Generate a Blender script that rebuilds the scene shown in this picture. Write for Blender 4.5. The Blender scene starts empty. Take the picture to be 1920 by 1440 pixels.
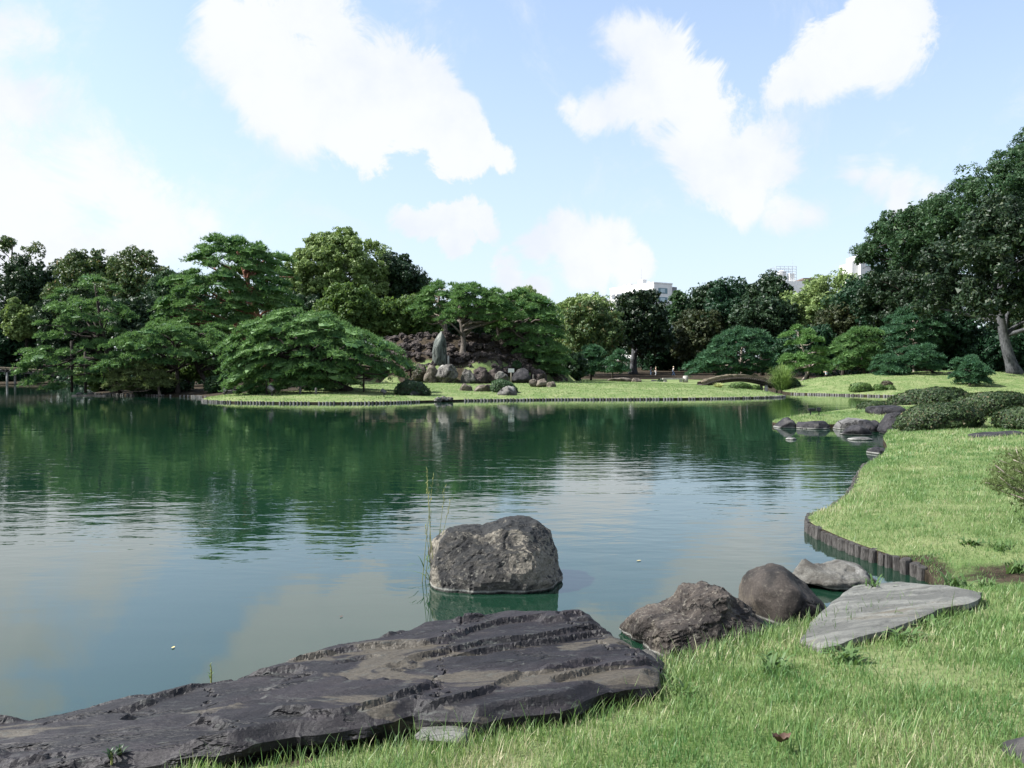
import bpy, bmesh, math, random
import numpy as np
from mathutils import Vector, Matrix, noise, geometry

# ------------------------------------------------------------------ camera, sky, sun, exposure
SC = bpy.context.scene
COL = SC.collection
W0, H0, F = 1920.0, 1440.0, 1507.0
CAMZ = 2.1
HORIZ = 697.0
PITCH = math.atan((H0 / 2 - HORIZ) / F)
cam_data = bpy.data.cameras.new('camera')
cam = bpy.data.objects.new('camera', cam_data)
COL.objects.link(cam)
cam.location = (0, 0, CAMZ)
cam.rotation_euler = (math.pi / 2 - PITCH, 0, 0)
cam_data.sensor_width = 36
cam_data.lens = 36 * F / W0
cam_data.clip_start = 0.05
cam_data.clip_end = 6000
SC.camera = cam

SUN_EL = math.radians(47)
SUN_AZ = math.radians(-93)          # clockwise from +Y; left of the camera, a little behind it
TOSUN = Vector((math.sin(SUN_AZ) * math.cos(SUN_EL), math.cos(SUN_AZ) * math.cos(SUN_EL), math.sin(SUN_EL)))
sun_data = bpy.data.lights.new('sun', 'SUN')
sun_data.energy = 5.0
sun_data.angle = math.radians(0.53)
sun_data.color = (1.0, 0.985, 0.945)
sun = bpy.data.objects.new('sun', sun_data)
COL.objects.link(sun)
sun.rotation_euler = (-TOSUN).to_track_quat('-Z', 'Y').to_euler()

SC.view_settings.view_transform = 'Standard'
SC.view_settings.look = 'None'
SC.view_settings.gamma = 1.0
SC.view_settings.exposure = 1.1
SC.view_settings.use_curve_mapping = False
SC.render.engine = 'CYCLES'
SC.cycles.max_bounces = 8
SC.cycles.diffuse_bounces = 3
SC.cycles.glossy_bounces = 3
SC.cycles.transmission_bounces = 3
SC.cycles.transparent_max_bounces = 6

CP, SP = math.cos(PITCH), math.sin(PITCH)
def ray(px, py):
    u = (px - W0 / 2) / F
    v = (H0 / 2 - py) / F
    return Vector((u, CP + v * SP, v * CP - SP))      # camera looks along +Y, pitched down
def P(px, py, Y):
    r = ray(px, py)
    t = Y / r.y
    return Vector((r.x * t, Y, CAMZ + r.z * t))
def G(px, py, z=0.0):
    r = ray(px, py)
    t = (z - CAMZ) / r.z
    return Vector((r.x * t, r.y * t, z))

class NT:
    """tiny helper for building node trees"""
    def __init__(self, nt):
        self.nt = nt
        nt.nodes.clear()
    def n(self, t, **kw):
        nd = self.nt.nodes.new(t)
        for k, v in kw.items():
            if k.startswith('i_'):
                key = k[2:]
                key = int(key) if key.isdigit() else key.replace('_', ' ')
                s = nd.inputs[key]
                if isinstance(v, bpy.types.NodeSocket):
                    self.nt.links.new(v, s)
                else:
                    s.default_value = v
            else:
                setattr(nd, k, v)
        return nd
    def math(self, op, a, b=None, c=None, clamp=False):
        nd = self.nt.nodes.new('ShaderNodeMath')
        nd.operation = op
        nd.use_clamp = clamp
        for i, v in enumerate((a, b, c)):
            if v is None: continue
            if isinstance(v, bpy.types.NodeSocket): self.nt.links.new(v, nd.inputs[i])
            else: nd.inputs[i].default_value = v
        return nd.outputs[0]
    def mix(self, fac, a, b, mode='MIX'):
        nd = self.nt.nodes.new('ShaderNodeMix')
        nd.data_type = 'RGBA'
        nd.blend_type = mode
        for key, v in ((0, fac), (6, a), (7, b)):
            if isinstance(v, bpy.types.NodeSocket): self.nt.links.new(v, nd.inputs[key])
            else: nd.inputs[key].default_value = v if key == 0 else (*v[:3], 1)
        return nd.outputs[2]
    def ramp(self, fac, stops):
        nd = self.nt.nodes.new('ShaderNodeMapRange')
        nd.interpolation_type = 'SMOOTHSTEP'
        self.nt.links.new(fac, nd.inputs[0])
        nd.inputs[1].default_value, nd.inputs[2].default_value = stops[0], stops[1]
        if len(stops) > 2:
            nd.inputs[3].default_value, nd.inputs[4].default_value = stops[2], stops[3]
        return nd.outputs[0]
    def noise(self, vec, scale, detail=4, rough=0.55, dist=0.0, dim='3D'):
        nd = self.nt.nodes.new('ShaderNodeTexNoise')
        nd.noise_dimensions = dim
        if vec is not None: self.nt.links.new(vec, nd.inputs['Vector'])
        nd.inputs['Scale'].default_value = scale
        nd.inputs['Detail'].default_value = detail
        nd.inputs['Roughness'].default_value = rough
        nd.inputs['Distortion'].default_value = dist
        return nd
    def link(self, a, b): self.nt.links.new(a, b)

# clouds: (px, py, radius px, softness) of the puffs, turned into sky directions
CLOUDS = [
 (20, 60, 70), (30, 190, 95), (-60, 330, 160), (70, 340, 120), (180, 330, 100), (250, 370, 90), (120, 430, 120), (300, 420, 85), (365, 415, 40), (-30, 470, 120), (230, 450, 90),
 (425, 40, 50), (470, 90, 85), (545, 130, 100), (600, 50, 70), (630, 150, 110), (720, 140, 85), (795, 150, 60), (500, 190, 70), (560, 235, 75), (655, 225, 80), (745, 200, 70), (835, 215, 48), (860, 275, 58), (905, 300, 45), (935, 318, 30),
 (1165, 75, 50), (1215, 60, 55), (1225, 120, 75), (1170, 180, 55), (1105, 200, 55), (1060, 185, 32), (1270, 190, 80), (1330, 260, 85), (1390, 310, 85), (1330, 335, 55), (1450, 300, 70), (1480, 395, 50), (1520, 400, 42), (1410, 380, 50),
 (1465, 165, 48), (1520, 130, 60), (1590, 95, 70), (1650, 50, 75), (1700, 10, 60), (1670, 100, 50),
 (1600, 325, 42), (1645, 335, 50), (1700, 350, 45), (1750, 350, 34), (1690, 385, 30),
 (765, 420, 36), (810, 415, 50), (860, 415, 52), (905, 430, 36), (850, 445, 45),
 (1020, 480, 42), (1070, 465, 58), (1130, 460, 58), (1180, 490, 44), (960, 530, 50), (1010, 540, 40), (1090, 500, 50),
]
world = bpy.data.worlds.new('World')
SC.world = world
world.use_nodes = True
w = NT(world.node_tree)
tc = w.n('ShaderNodeTexCoord')
dirv = w.n('ShaderNodeVectorMath', operation='NORMALIZE', i_0=tc.outputs['Generated']).outputs[0]
sky = w.n('ShaderNodeTexSky', sky_type='NISHITA', sun_disc=False, sun_elevation=SUN_EL,
          sun_rotation=SUN_AZ % (2 * math.pi), air_density=1.0, dust_density=1.6, ozone_density=1.0, altitude=30)
warp_n = w.noise(dirv, 7.0, 5, 0.6)
warp = w.n('ShaderNodeVectorMath', operation='SUBTRACT', i_0=warp_n.outputs['Color'], i_1=(0.5, 0.5, 0.5)).outputs[0]
warp = w.n('ShaderNodeVectorMath', operation='SCALE', i_0=warp, i_Scale=0.075).outputs[0]
dw = w.n('ShaderNodeVectorMath', operation='ADD', i_0=dirv, i_1=warp).outputs[0]
field = None
for cx, cy, cr in CLOUDS:
    d = ray(cx, cy).normalized()
    rad = cr / F * 1.04
    dist = w.n('ShaderNodeVectorMath', operation='DISTANCE', i_0=dw, i_1=tuple(d)).outputs['Value']
    v = w.math('MULTIPLY_ADD', dist, -1.0 / rad, 1.0)
    field = v if field is None else w.math('SMOOTH_MAX', field, v, 0.25)
# the rest of the sky carries clouds of the same kind
gen = w.noise(dirv, 2.6, 6, 0.55).outputs['Fac']
gen = w.math('MULTIPLY_ADD', gen, 4.0, -2.1)
sepd = w.n('ShaderNodeSeparateXYZ', i_0=dirv)
offview = w.ramp(sepd.outputs['Y'], (0.78, 0.62, 0.0, 1.0))
gen = w.math('ADD', gen, w.math('MULTIPLY_ADD', offview, 3.0, -3.0))
field = w.math('MAXIMUM', field, gen)
fine = w.noise(dirv, 10.0, 12, 0.7, 0.6).outputs['Fac']
dens = w.math('ADD', w.math('MULTIPLY', field, 1.15), w.math('MULTIPLY_ADD', fine, 2.9, -1.45))
soft = w.ramp(w.noise(dirv, 3.2, 3, 0.5).outputs['Fac'], (0.35, 0.65, 0.3, 1.0))
mask = w.math('DIVIDE', w.math('ADD', dens, 0.12), soft, clamp=True)
mask = w.ramp(mask, (0.0, 1.0))
thick = w.ramp(w.noise(dirv, 6.5, 6, 0.6).outputs['Fac'], (0.38, 0.72))
veil = w.math('MULTIPLY', w.ramp(w.noise(dirv, 6.0, 9, 0.7, 0.8).outputs['Fac'], (0.5, 0.78)), 0.5)
mask = w.math('MAXIMUM', mask, veil)
SKY_STR = 0.13
CW = 1.02 / (2 ** SC.view_settings.exposure) / SKY_STR
cloud_col = w.mix(thick, (CW * 0.965, CW * 0.99, CW * 1.04), (CW * 0.83, CW * 0.885, CW * 0.97))
skyc = w.n('ShaderNodeHueSaturation', i_Saturation=1.06, i_Value=1.02, i_Color=sky.outputs[0]).outputs[0]
hazev = w.ramp(sepd.outputs['Z'], (0.5, 0.0, 0.3, 0.72))     # summer haze whitens the blue towards the horizon
skyc = w.mix(hazev, skyc, (CW * 0.75, CW * 0.86, CW * 1.0))
colr = w.mix(w.math('MULTIPLY', mask, 0.97), skyc, cloud_col)
bg = w.n('ShaderNodeBackground', i_Color=colr, i_Strength=SKY_STR)
out = w.n('ShaderNodeOutputWorld', i_Surface=bg.outputs[0])

# ------------------------------------------------------------------ object helpers
def tag(o, label, cat, group=None):
    o['label'] = label
    o['category'] = cat
    if group: o['group'] = group
    return o
def thing(name, label, cat, loc, group=None):
    o = bpy.data.objects.new(name, None)
    COL.objects.link(o)
    o.location = loc
    o.empty_display_size = 0.2
    return tag(o, label, cat, group)
def mesh_data(name, V, Fc, mats, smooth=False, mat_idx=None):
    V = np.asarray(V, dtype=np.float32)
    me = bpy.data.meshes.new(name)
    me.vertices.add(len(V))
    me.vertices.foreach_set('co', V.ravel())
    groups = Fc if isinstance(Fc, list) else [Fc]
    groups = [np.asarray(g, dtype=np.int32) for g in groups if len(g)]
    nl = sum(g.size for g in groups)
    me.loops.add(nl)
    me.loops.foreach_set('vertex_index', np.concatenate([g.ravel() for g in groups]))
    np_ = sum(len(g) for g in groups)
    me.polygons.add(np_)
    starts = []
    s = 0
    for g in groups:
        k = g.shape[1]
        starts.append(s + np.arange(len(g)) * k)
        s += g.size
    me.polygons.foreach_set('loop_start', np.concatenate(starts).astype(np.int32))
    me.polygons.foreach_set('use_smooth', np.full(np_, bool(smooth)))
    for m in (mats if isinstance(mats, (list, tuple)) else [mats]): me.materials.append(m)
    if mat_idx is not None: me.polygons.foreach_set('material_index', np.asarray(mat_idx, dtype=np.int32))
    me.update(calc_edges=True)
    return me
def mk(name, V, Fc, mats, parent=None, smooth=False, loc=None, mat_idx=None):
    """mesh object from world coordinates; origin at loc (or the parent's)"""
    V = np.asarray(V, dtype=np.float64)
    if parent is not None: org = world_loc(parent)
    else: org = np.array(loc if loc is not None else (0, 0, 0), dtype=np.float64)
    me = mesh_data(name, V - org, Fc, mats, smooth, mat_idx)
    o = bpy.data.objects.new(name, me)
    COL.objects.link(o)
    if parent is not None: o.parent = parent
    else: o.location = org
    return o
def world_loc(o):
    l = np.array(o.location)
    while o.parent is not None:
        o = o.parent
        l = l + np.array(o.location)
    return l
def cat_meshes(parts):
    Vs, quads, tris, off = [], [], [], 0
    for V, Fc in parts:
        V = np.asarray(V, dtype=np.float64)
        for g in (Fc if isinstance(Fc, list) else [Fc]):
            g = np.asarray(g, dtype=np.int32)
            if len(g) == 0: continue
            (quads if g.shape[1] == 4 else tris).append(g + off)
        Vs.append(V)
        off += len(V)
    out = []
    if quads: out.append(np.concatenate(quads))
    if tris: out.append(np.concatenate(tris))
    return np.concatenate(Vs), out
def box(c, s, rz=0.0, taper=1.0):
    x, y, z = s[0] / 2, s[1] / 2, s[2] / 2
    V = np.array([[-x, -y, -z], [x, -y, -z], [x, y, -z], [-x, y, -z], [-x * taper, -y * taper, z], [x * taper, -y * taper, z], [x * taper, y * taper, z], [-x * taper, y * taper, z]])
    cr, sr = math.cos(rz), math.sin(rz)
    V = V @ np.array([[cr, sr, 0], [-sr, cr, 0], [0, 0, 1]]) + np.array(c)
    return V, np.array([[0, 3, 2, 1], [4, 5, 6, 7], [0, 1, 5, 4], [1, 2, 6, 5], [2, 3, 7, 6], [3, 0, 4, 7]])
def tube(path, radii, sides=7, cap=True):
    path = np.asarray(path, dtype=np.float64)
    n = len(path)
    radii = np.broadcast_to(np.asarray(radii, dtype=np.float64), (n,))
    tan = np.gradient(path, axis=0)
    tan /= np.linalg.norm(tan, axis=1, keepdims=True) + 1e-9
    ref = np.array([0.0, 0, 1]) if abs(tan[0][2]) < 0.9 else np.array([1.0, 0, 0])
    V = []
    for i in range(n):
        a = np.cross(tan[i], ref); a /= np.linalg.norm(a) + 1e-9
        b = np.cross(tan[i], a)
        ref = np.cross(a, tan[i])
        th = np.arange(sides) * 2 * math.pi / sides
        V.append(path[i] + radii[i] * (np.cos(th)[:, None] * a + np.sin(th)[:, None] * b))
    V = np.concatenate(V)
    i, j = np.meshgrid(np.arange(n - 1), np.arange(sides), indexing='ij')
    j2 = (j + 1) % sides
    Q = np.stack([i * sides + j, i * sides + j2, (i + 1) * sides + j2, (i + 1) * sides + j], -1).reshape(-1, 4)
    if not cap: return V, Q
    V = np.concatenate([V, path[:1], path[-1:]])
    k = np.arange(sides); k2 = (k + 1) % sides
    T1 = np.stack([k2, k, np.full(sides, n * sides)], -1)
    T2 = np.stack([(n - 1) * sides + k, (n - 1) * sides + k2, np.full(sides, n * sides + 1)], -1)
    return V, [Q, np.concatenate([T1, T2])]
def smooth_path(pts, n=12):
    pts = np.asarray(pts, dtype=np.float64)
    if len(pts) < 3:
        t = np.linspace(0, 1, n)[:, None]
        return pts[0] * (1 - t) + pts[-1] * t
    d = np.concatenate([[0], np.cumsum(np.linalg.norm(np.diff(pts, axis=0), axis=1))])
    m = np.gradient(pts, d, axis=0)
    q = np.linspace(0, d[-1], n)
    i = np.clip(np.searchsorted(d, q, side='right') - 1, 0, len(pts) - 2)
    h = (d[i + 1] - d[i])[:, None]
    t = ((q - d[i])[:, None]) / h
    return (2 * t**3 - 3 * t**2 + 1) * pts[i] + (t**3 - 2 * t**2 + t) * h * m[i] + (-2 * t**3 + 3 * t**2) * pts[i + 1] + (t**3 - t**2) * h * m[i + 1]

# ------------------------------------------------------------------ materials
def new_mat(name):
    m = bpy.data.materials.new(name)
    m.use_nodes = True
    return m, NT(m.node_tree)
def finish(t, bsdf):
    t.n('ShaderNodeOutputMaterial', i_Surface=bsdf)
def mat_leaf(name, c1, c2, trans=0.3, rough=0.55, patch=0.35, tip=None, spec=0.25):
    m, t = new_mat(name)
    geo = t.n('ShaderNodeNewGeometry')
    n1 = t.noise(geo.outputs['Position'], patch, 3).outputs['Fac']
    f = t.math('ADD', t.math('MULTIPLY', n1, 0.9), t.math('MULTIPLY_ADD', geo.outputs['Random Per Island'], 0.7, -0.35), clamp=True)
    col = t.mix(t.ramp(f, (0.2, 0.8)), c1, c2)
    if tip: col = t.mix(t.ramp(geo.outputs['Random Per Island'], (0.9, 0.97)), col, tip)
    p = t.n('ShaderNodeBsdfPrincipled', i_Base_Color=col, i_Roughness=rough)
    p.inputs['Specular IOR Level'].default_value = spec
    tr = t.n('ShaderNodeBsdfTranslucent', i_Color=t.mix(0.5, col, (c2[0] * 1.2, c2[1] * 1.25, c2[2] * 0.7)))
    mx = t.n('ShaderNodeMixShader', i_Fac=trans, i_1=p.outputs[0], i_2=tr.outputs[0])
    finish(t, mx.outputs[0])
    return m
def mat_bark(name, c1, c2, scale=9.0, stretch=0.25):
    m, t = new_mat(name)
    tc = t.n('ShaderNodeTexCoord')
    mp = t.n('ShaderNodeMapping', i_Vector=tc.outputs['Object'], i_Scale=(1, 1, stretch))
    n1 = t.noise(mp.outputs[0], scale, 6, 0.65).outputs['Fac']
    n2 = t.noise(tc.outputs['Object'], 1.1, 3).outputs['Fac']
    col = t.mix(t.ramp(t.math('ADD', t.math('MULTIPLY', n1, 0.7), t.math('MULTIPLY', n2, 0.3)), (0.35, 0.65)), c1, c2)
    bmp = t.n('ShaderNodeBump', i_Strength=0.9, i_Distance=0.05, i_Height=n1)
    p = t.n('ShaderNodeBsdfPrincipled', i_Base_Color=col, i_Roughness=0.9, i_Normal=bmp.outputs[0])
    p.inputs['Specular IOR Level'].default_value = 0.2
    finish(t, p.outputs[0])
    return m
def mat_rock(name, c1, c2, c3, scale=3.0, speck=(0.4, 0.4, 0.36), speck_amt=0.5, bump=0.02, fine=40.0, spec=0.3, rough=0.8, pits=0.0, stretch=(1, 1, 1), rotz=0.0, wet=0.0, patch=(0.57, 0.66), crust=None, cracks=0.0, mott=(0.6, 0.72)):
    m, t = new_mat(name)
    tc = t.n('ShaderNodeNewGeometry')
    mp = t.n('ShaderNodeMapping', i_Vector=tc.outputs['Position'], i_Rotation=(0, 0, rotz), i_Scale=stretch)
    v = mp.outputs[0]
    n1 = t.noise(v, scale, 6, 0.6, 0.4).outputs['Fac']
    n2 = t.noise(v, scale * 0.45, 5, 0.6, 0.8).outputs['Fac']
    n3 = t.noise(v, fine, 5, 0.7).outputs['Fac']
    n4 = t.noise(v, scale * 6, 5, 0.7).outputs['Fac']
    col = t.mix(t.ramp(n1, (0.38, 0.62)), c1, c2)
    col = t.mix(t.ramp(n2, patch), col, c3)
    col = t.mix(t.math('MULTIPLY', t.ramp(n4, mott), speck_amt), col, speck)
    col = t.mix(t.ramp(n3, (0.3, 0.75, 0.55, 0.0)), col, (c1[0] * 0.35, c1[1] * 0.35, c1[2] * 0.35))
    if crust:    # dark lichen crust on the upper faces
        sn = t.n('ShaderNodeSeparateXYZ', i_0=tc.outputs['Normal'])
        up = t.math('ADD', sn.outputs['Z'], t.math('MULTIPLY_ADD', n1, 1.6, -0.8))
        up = t.math('ADD', up, t.math('MULTIPLY_ADD', n4, 1.0, -0.5))
        col = t.mix(t.math('MULTIPLY', t.ramp(up, (0.52, 0.66)), 0.92), col, crust)
    h = t.math('ADD', t.math('MULTIPLY', n1, 0.6), t.math('ADD', t.math('MULTIPLY', n4, 0.35), t.math('MULTIPLY', n3, 0.14)))
    if pits:
        vo = t.n('ShaderNodeTexVoronoi', i_Scale=scale * 3.2)
        t.link(v, vo.inputs['Vector'])
        pit = t.ramp(vo.outputs['Distance'], (0.06, 0.3))
        h = t.math('ADD', h, t.math('MULTIPLY', pit, pits))
    if cracks:
        wn = t.noise(v, scale * 2.5, 4, 0.6)
        wv = t.n('ShaderNodeVectorMath', operation='SCALE', i_0=wn.outputs['Color'], i_Scale=0.35 / scale * 2.2).outputs[0]
        vv = t.n('ShaderNodeVectorMath', operation='ADD', i_0=v, i_1=wv).outputs[0]
        vc = t.n('ShaderNodeTexVoronoi', feature='DISTANCE_TO_EDGE', i_Scale=cracks)
        t.link(vv, vc.inputs['Vector'])
        ck = t.ramp(vc.outputs['Distance'], (0.0, 0.035))
        ck = t.math('MAXIMUM', ck, t.ramp(n2, (0.42, 0.5)))
        h = t.math('ADD', h, t.math('MULTIPLY', ck, 0.8))
        col = t.mix(t.math('MULTIPLY_ADD', ck, -0.75, 0.75), col, (0.006, 0.005, 0.005))
    if wet:      # tide mark left by the pond's water level
        sx = t.n('ShaderNodeSeparateXYZ', i_0=tc.outputs['Position'])
        zz = t.math('ADD', sx.outputs['Z'], t.math('MULTIPLY_ADD', n4, 0.02, -0.01))
        band = t.math('MULTIPLY', t.ramp(zz, (0.012, 0.022)), t.ramp(zz, (0.012 + wet * 1.0, 0.008 + wet * 0.6)))
        col = t.mix(t.math('MULTIPLY', band, 0.55), col, (0.34, 0.34, 0.31))
        col = t.mix(t.ramp(zz, (0.03, 0.005)), col, (0.02, 0.022, 0.018))
    bmp = t.n('ShaderNodeBump', i_Strength=1.0, i_Distance=bump, i_Height=h)
    p = t.n('ShaderNodeBsdfPrincipled', i_Base_Color=col, i_Roughness=rough, i_Normal=bmp.outputs[0])
    p.inputs['Specular IOR Level'].default_value = spec
    finish(t, p.outputs[0])
    return m
def mat_plain(name, c, rough=0.7, var=0.25, scale=6.0, metal=0.0, bump=0.0):
    m, t = new_mat(name)
    geo = t.n('ShaderNodeNewGeometry')
    n1 = t.noise(geo.outputs['Position'], scale, 5, 0.6).outputs['Fac']
    col = t.mix(t.ramp(n1, (0.3, 0.7)), [x * (1 - var) for x in c], [min(1, x * (1 + var)) for x in c])
    p = t.n('ShaderNodeBsdfPrincipled', i_Base_Color=col, i_Roughness=rough, i_Metallic=metal)
    if bump:
        b = t.n('ShaderNodeBump', i_Strength=1.0, i_Distance=bump, i_Height=n1)
        t.link(b.outputs[0], p.inputs['Normal'])
    finish(t, p.outputs[0])
    return m

M = {}
M['pine'] = mat_leaf('pine_needles', (0.05, 0.125, 0.042), (0.15, 0.255, 0.09), 0.32, 0.6, 0.8)
M['pine_blue'] = mat_leaf('blue_pine_needles', (0.0272, 0.08075, 0.0425), (0.07225, 0.1573, 0.0765), 0.28, 0.6, 0.8)  # blue pine green, darkened to carry shade over the right trees
M['pine_dark'] = mat_leaf('dark_pine_needles', (0.014, 0.05, 0.027), (0.03, 0.09, 0.042), 0.18, 0.6, 0.5)
M['pine_light'] = mat_leaf('light_pine_needles', (0.0805, 0.1725, 0.05175), (0.1495, 0.2645, 0.0805), 0.25, 0.6, 0.6)
M['pine_yellow'] = mat_leaf('yellow_pine_needles', (0.085, 0.12, 0.04), (0.15, 0.19, 0.07), 0.25, 0.6, 0.6)
M['camphor'] = mat_leaf('camphor_leaves', (0.11, 0.175, 0.05), (0.22, 0.29, 0.11), 0.25, 0.5, 0.25)
M['oak'] = mat_leaf('oak_leaves', (0.04016, 0.08032, 0.02869), (0.09758, 0.1377, 0.0459), 0.22, 0.5, 0.25, tip=(0.1836, 0.1377, 0.05738))
M['oak_dark'] = mat_leaf('dark_oak_leaves', (0.01449, 0.03622, 0.0161), (0.0322, 0.06037, 0.02415), 0.18, 0.45, 0.25)  # dark evergreen tone, lowered further to stand in for cloud shade
M['maple'] = mat_leaf('maple_leaves', (0.05, 0.1063, 0.025), (0.1125, 0.175, 0.04375), 0.3, 0.55, 0.3)
M['deep'] = mat_leaf('deep_green_leaves', (0.0098, 0.035, 0.0168), (0.021, 0.0595, 0.0245), 0.2, 0.5, 0.3)  # own deep green plus right-hand shade, both put into the colour
M['brownish'] = mat_leaf('brownish_leaves', (0.0225, 0.0375, 0.0135), (0.04875, 0.05625, 0.021), 0.2, 0.55, 0.3)  # brownish green with cloud shade darkened into it
M['fresh'] = mat_leaf('fresh_green_leaves', (0.02304, 0.0612, 0.0252), (0.054, 0.1008, 0.0396), 0.28, 0.5, 0.25)  # green taken darker; shade over the right trees sits in this colour
M['glossy'] = mat_leaf('glossy_dark_leaves', (0.00992, 0.02604, 0.01116), (0.0217, 0.0434, 0.01488), 0.15, 0.5, 0.3, tip=(0.0496, 0.0682, 0.0248), spec=0.3)  # dark species and cloud shade together in the base colour
M['lime'] = mat_leaf('lime_leaves', (0.13, 0.18, 0.05), (0.22, 0.27, 0.09), 0.3, 0.55, 0.3)
M['azalea'] = mat_leaf('azalea_leaves', (0.018, 0.036, 0.014), (0.05, 0.08, 0.028), 0.2, 0.55, 1.2, tip=(0.1, 0.085, 0.045))
M['box'] = mat_leaf('clipped_leaves', (0.05, 0.10, 0.025), (0.10, 0.16, 0.04), 0.2, 0.5, 1.5)
M['purple'] = mat_leaf('purplish_leaves', (0.05, 0.045, 0.03), (0.09, 0.08, 0.05), 0.2, 0.5, 1.5)
M['weed'] = mat_leaf('weed_leaves', (0.055, 0.11, 0.035), (0.12, 0.19, 0.065), 0.35, 0.5, 3.0)
M['straw'] = mat_leaf('straw_stems', (0.2, 0.22, 0.07), (0.34, 0.34, 0.14), 0.3, 0.6, 3.0)
M['pampas'] = mat_leaf('pampas_blades', (0.09, 0.16, 0.04), (0.2, 0.28, 0.09), 0.3, 0.5, 1.0)
M['cream'] = mat_leaf('cream_flowers', (0.35, 0.4, 0.16), (0.6, 0.6, 0.35), 0.3, 0.6, 3.0)
M['core'] = mat_plain('twiggy_core', (0.022, 0.024, 0.013), 0.95, 0.4, 8.0, bump=0.05)
M['bark'] = mat_bark('grey_bark', (0.05, 0.042, 0.035), (0.15, 0.13, 0.11))
M['bark_grey'] = mat_bark('blue_grey_bark', (0.03, 0.031, 0.034), (0.11, 0.112, 0.118))
M['bark_dark'] = mat_bark('dark_bark', (0.018, 0.015, 0.012), (0.055, 0.045, 0.038))
M['bark_red'] = mat_bark('red_pine_bark', (0.11, 0.05, 0.035), (0.26, 0.13, 0.09))
M['bark_pale'] = mat_bark('pale_bark', (0.16, 0.13, 0.11), (0.38, 0.33, 0.28))
M['wood'] = mat_bark('weathered_wood', (0.03, 0.027, 0.026), (0.17, 0.16, 0.15), 14.0, 0.15)
M['wood_pale'] = mat_bark('pale_weathered_wood', (0.07, 0.065, 0.06), (0.33, 0.32, 0.3), 14.0, 0.15)
M['wood_dark'] = mat_bark('dark_wood', (0.02, 0.018, 0.016), (0.07, 0.06, 0.05), 14.0, 0.2)
M['slab'] = mat_rock('dark_slate', (0.006375, 0.0051, 0.0068), (0.01955, 0.0153, 0.01785), (0.07225, 0.0612, 0.04505), 2.4, (0.07225, 0.0782, 0.0697), 0.55, 0.022, 60, rough=0.62, spec=0.35, stretch=(0.5, 1.5, 1.5), rotz=-0.36, patch=(0.555, 0.585), cracks=1.5, mott=(0.55, 0.66))
M['boulder'] = mat_rock('pitted_boulder', (0.014, 0.014, 0.015), (0.085, 0.078, 0.068), (0.23, 0.205, 0.165), 4.2, (0.36, 0.34, 0.285), 0.65, 0.05, 48, pits=0.3, wet=0.03, patch=(0.42, 0.52), crust=(0.011, 0.012, 0.013), mott=(0.54, 0.66))
M['lumpy'] = mat_rock('brown_rock', (0.018, 0.014, 0.012), (0.075, 0.061, 0.05), (0.15, 0.13, 0.102), 4.2, (0.26, 0.24, 0.195), 0.55, 0.04, 45, pits=0.2, wet=0.03, cracks=2.2, mott=(0.54, 0.66))
M['round_dark'] = mat_rock('dark_round_rock', (0.016, 0.0135, 0.012), (0.055, 0.045, 0.038), (0.09, 0.074, 0.058), 4.0, (0.17, 0.155, 0.125), 0.4, 0.016, 60, wet=0.03, cracks=1.2, mott=(0.55, 0.68))
M['pale'] = mat_rock('pale_slab_rock', (0.104, 0.104, 0.09486), (0.1958, 0.1958, 0.1775), (0.1224, 0.1071, 0.07956), 3.2, (0.04284, 0.04284, 0.03978), 0.6, 0.025, 60, stretch=(0.45, 2.2, 1.5), rotz=-0.35)
M['pale_wet'] = mat_rock('pale_shore_rock', (0.051, 0.0459, 0.03825), (0.1428, 0.1377, 0.1224), (0.2142, 0.2091, 0.1938), 4.5, (0.0255, 0.0255, 0.02295), 0.5, 0.03, 60, wet=0.03)
M['shore'] = mat_rock('dark_shore_rock', (0.011, 0.011, 0.014), (0.04, 0.037, 0.041), (0.08, 0.076, 0.072), 2.2, (0.13, 0.13, 0.12), 0.45, 0.07, 25, wet=0.045, cracks=1.0, mott=(0.55, 0.66))
M['shore_pale'] = mat_rock('grey_shore_rock', (0.08, 0.078, 0.075), (0.17, 0.165, 0.16), (0.24, 0.225, 0.2), 1.6, (0.3, 0.3, 0.28), 0.5, 0.07, 25, wet=0.045, cracks=1.0)
M['lava'] = mat_rock('lava_rock', (0.026, 0.02, 0.019), (0.095, 0.075, 0.066), (0.17, 0.135, 0.11), 1.5, (0.22, 0.19, 0.16), 0.5, 0.25, 9, pits=0.8)
M['grey'] = mat_rock('grey_garden_rock', (0.07, 0.065, 0.058), (0.22, 0.21, 0.19), (0.42, 0.41, 0.375), 1.5, (0.04, 0.037, 0.034), 0.6, 0.3, 10, cracks=0.8, mott=(0.52, 0.62))
M['brown_grey'] = mat_rock('brown_grey_rock', (0.08, 0.065, 0.05), (0.2, 0.17, 0.135), (0.3, 0.27, 0.22), 1.5, (0.045, 0.04, 0.035), 0.55, 0.22, 10, cracks=0.8, mott=(0.54, 0.64))
M['greenstone'] = mat_rock('green_standing_stone', (0.07, 0.082, 0.074), (0.16, 0.178, 0.16), (0.24, 0.25, 0.22), 1.3, (0.05, 0.056, 0.05), 0.5, 0.22, 9, stretch=(1.3, 1.3, 0.3), cracks=0.7, mott=(0.53, 0.63))
M['white'] = mat_plain('white_painted_concrete', (0.72, 0.71, 0.69), 0.7, 0.04, 0.3)
M['offwhite'] = mat_plain('grey_concrete', (0.5, 0.5, 0.5), 0.7, 0.05, 0.3)
M['window'] = mat_plain('window_glass', (0.11, 0.2, 0.24), 0.15, 0.15, 0.3)
M['blind'] = mat_plain('window_blind', (0.4, 0.5, 0.53), 0.5, 0.1, 0.5)
M['shade'] = mat_plain('dark_grey_metal', (0.16, 0.17, 0.19), 0.5, 0.1, 0.5)
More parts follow.
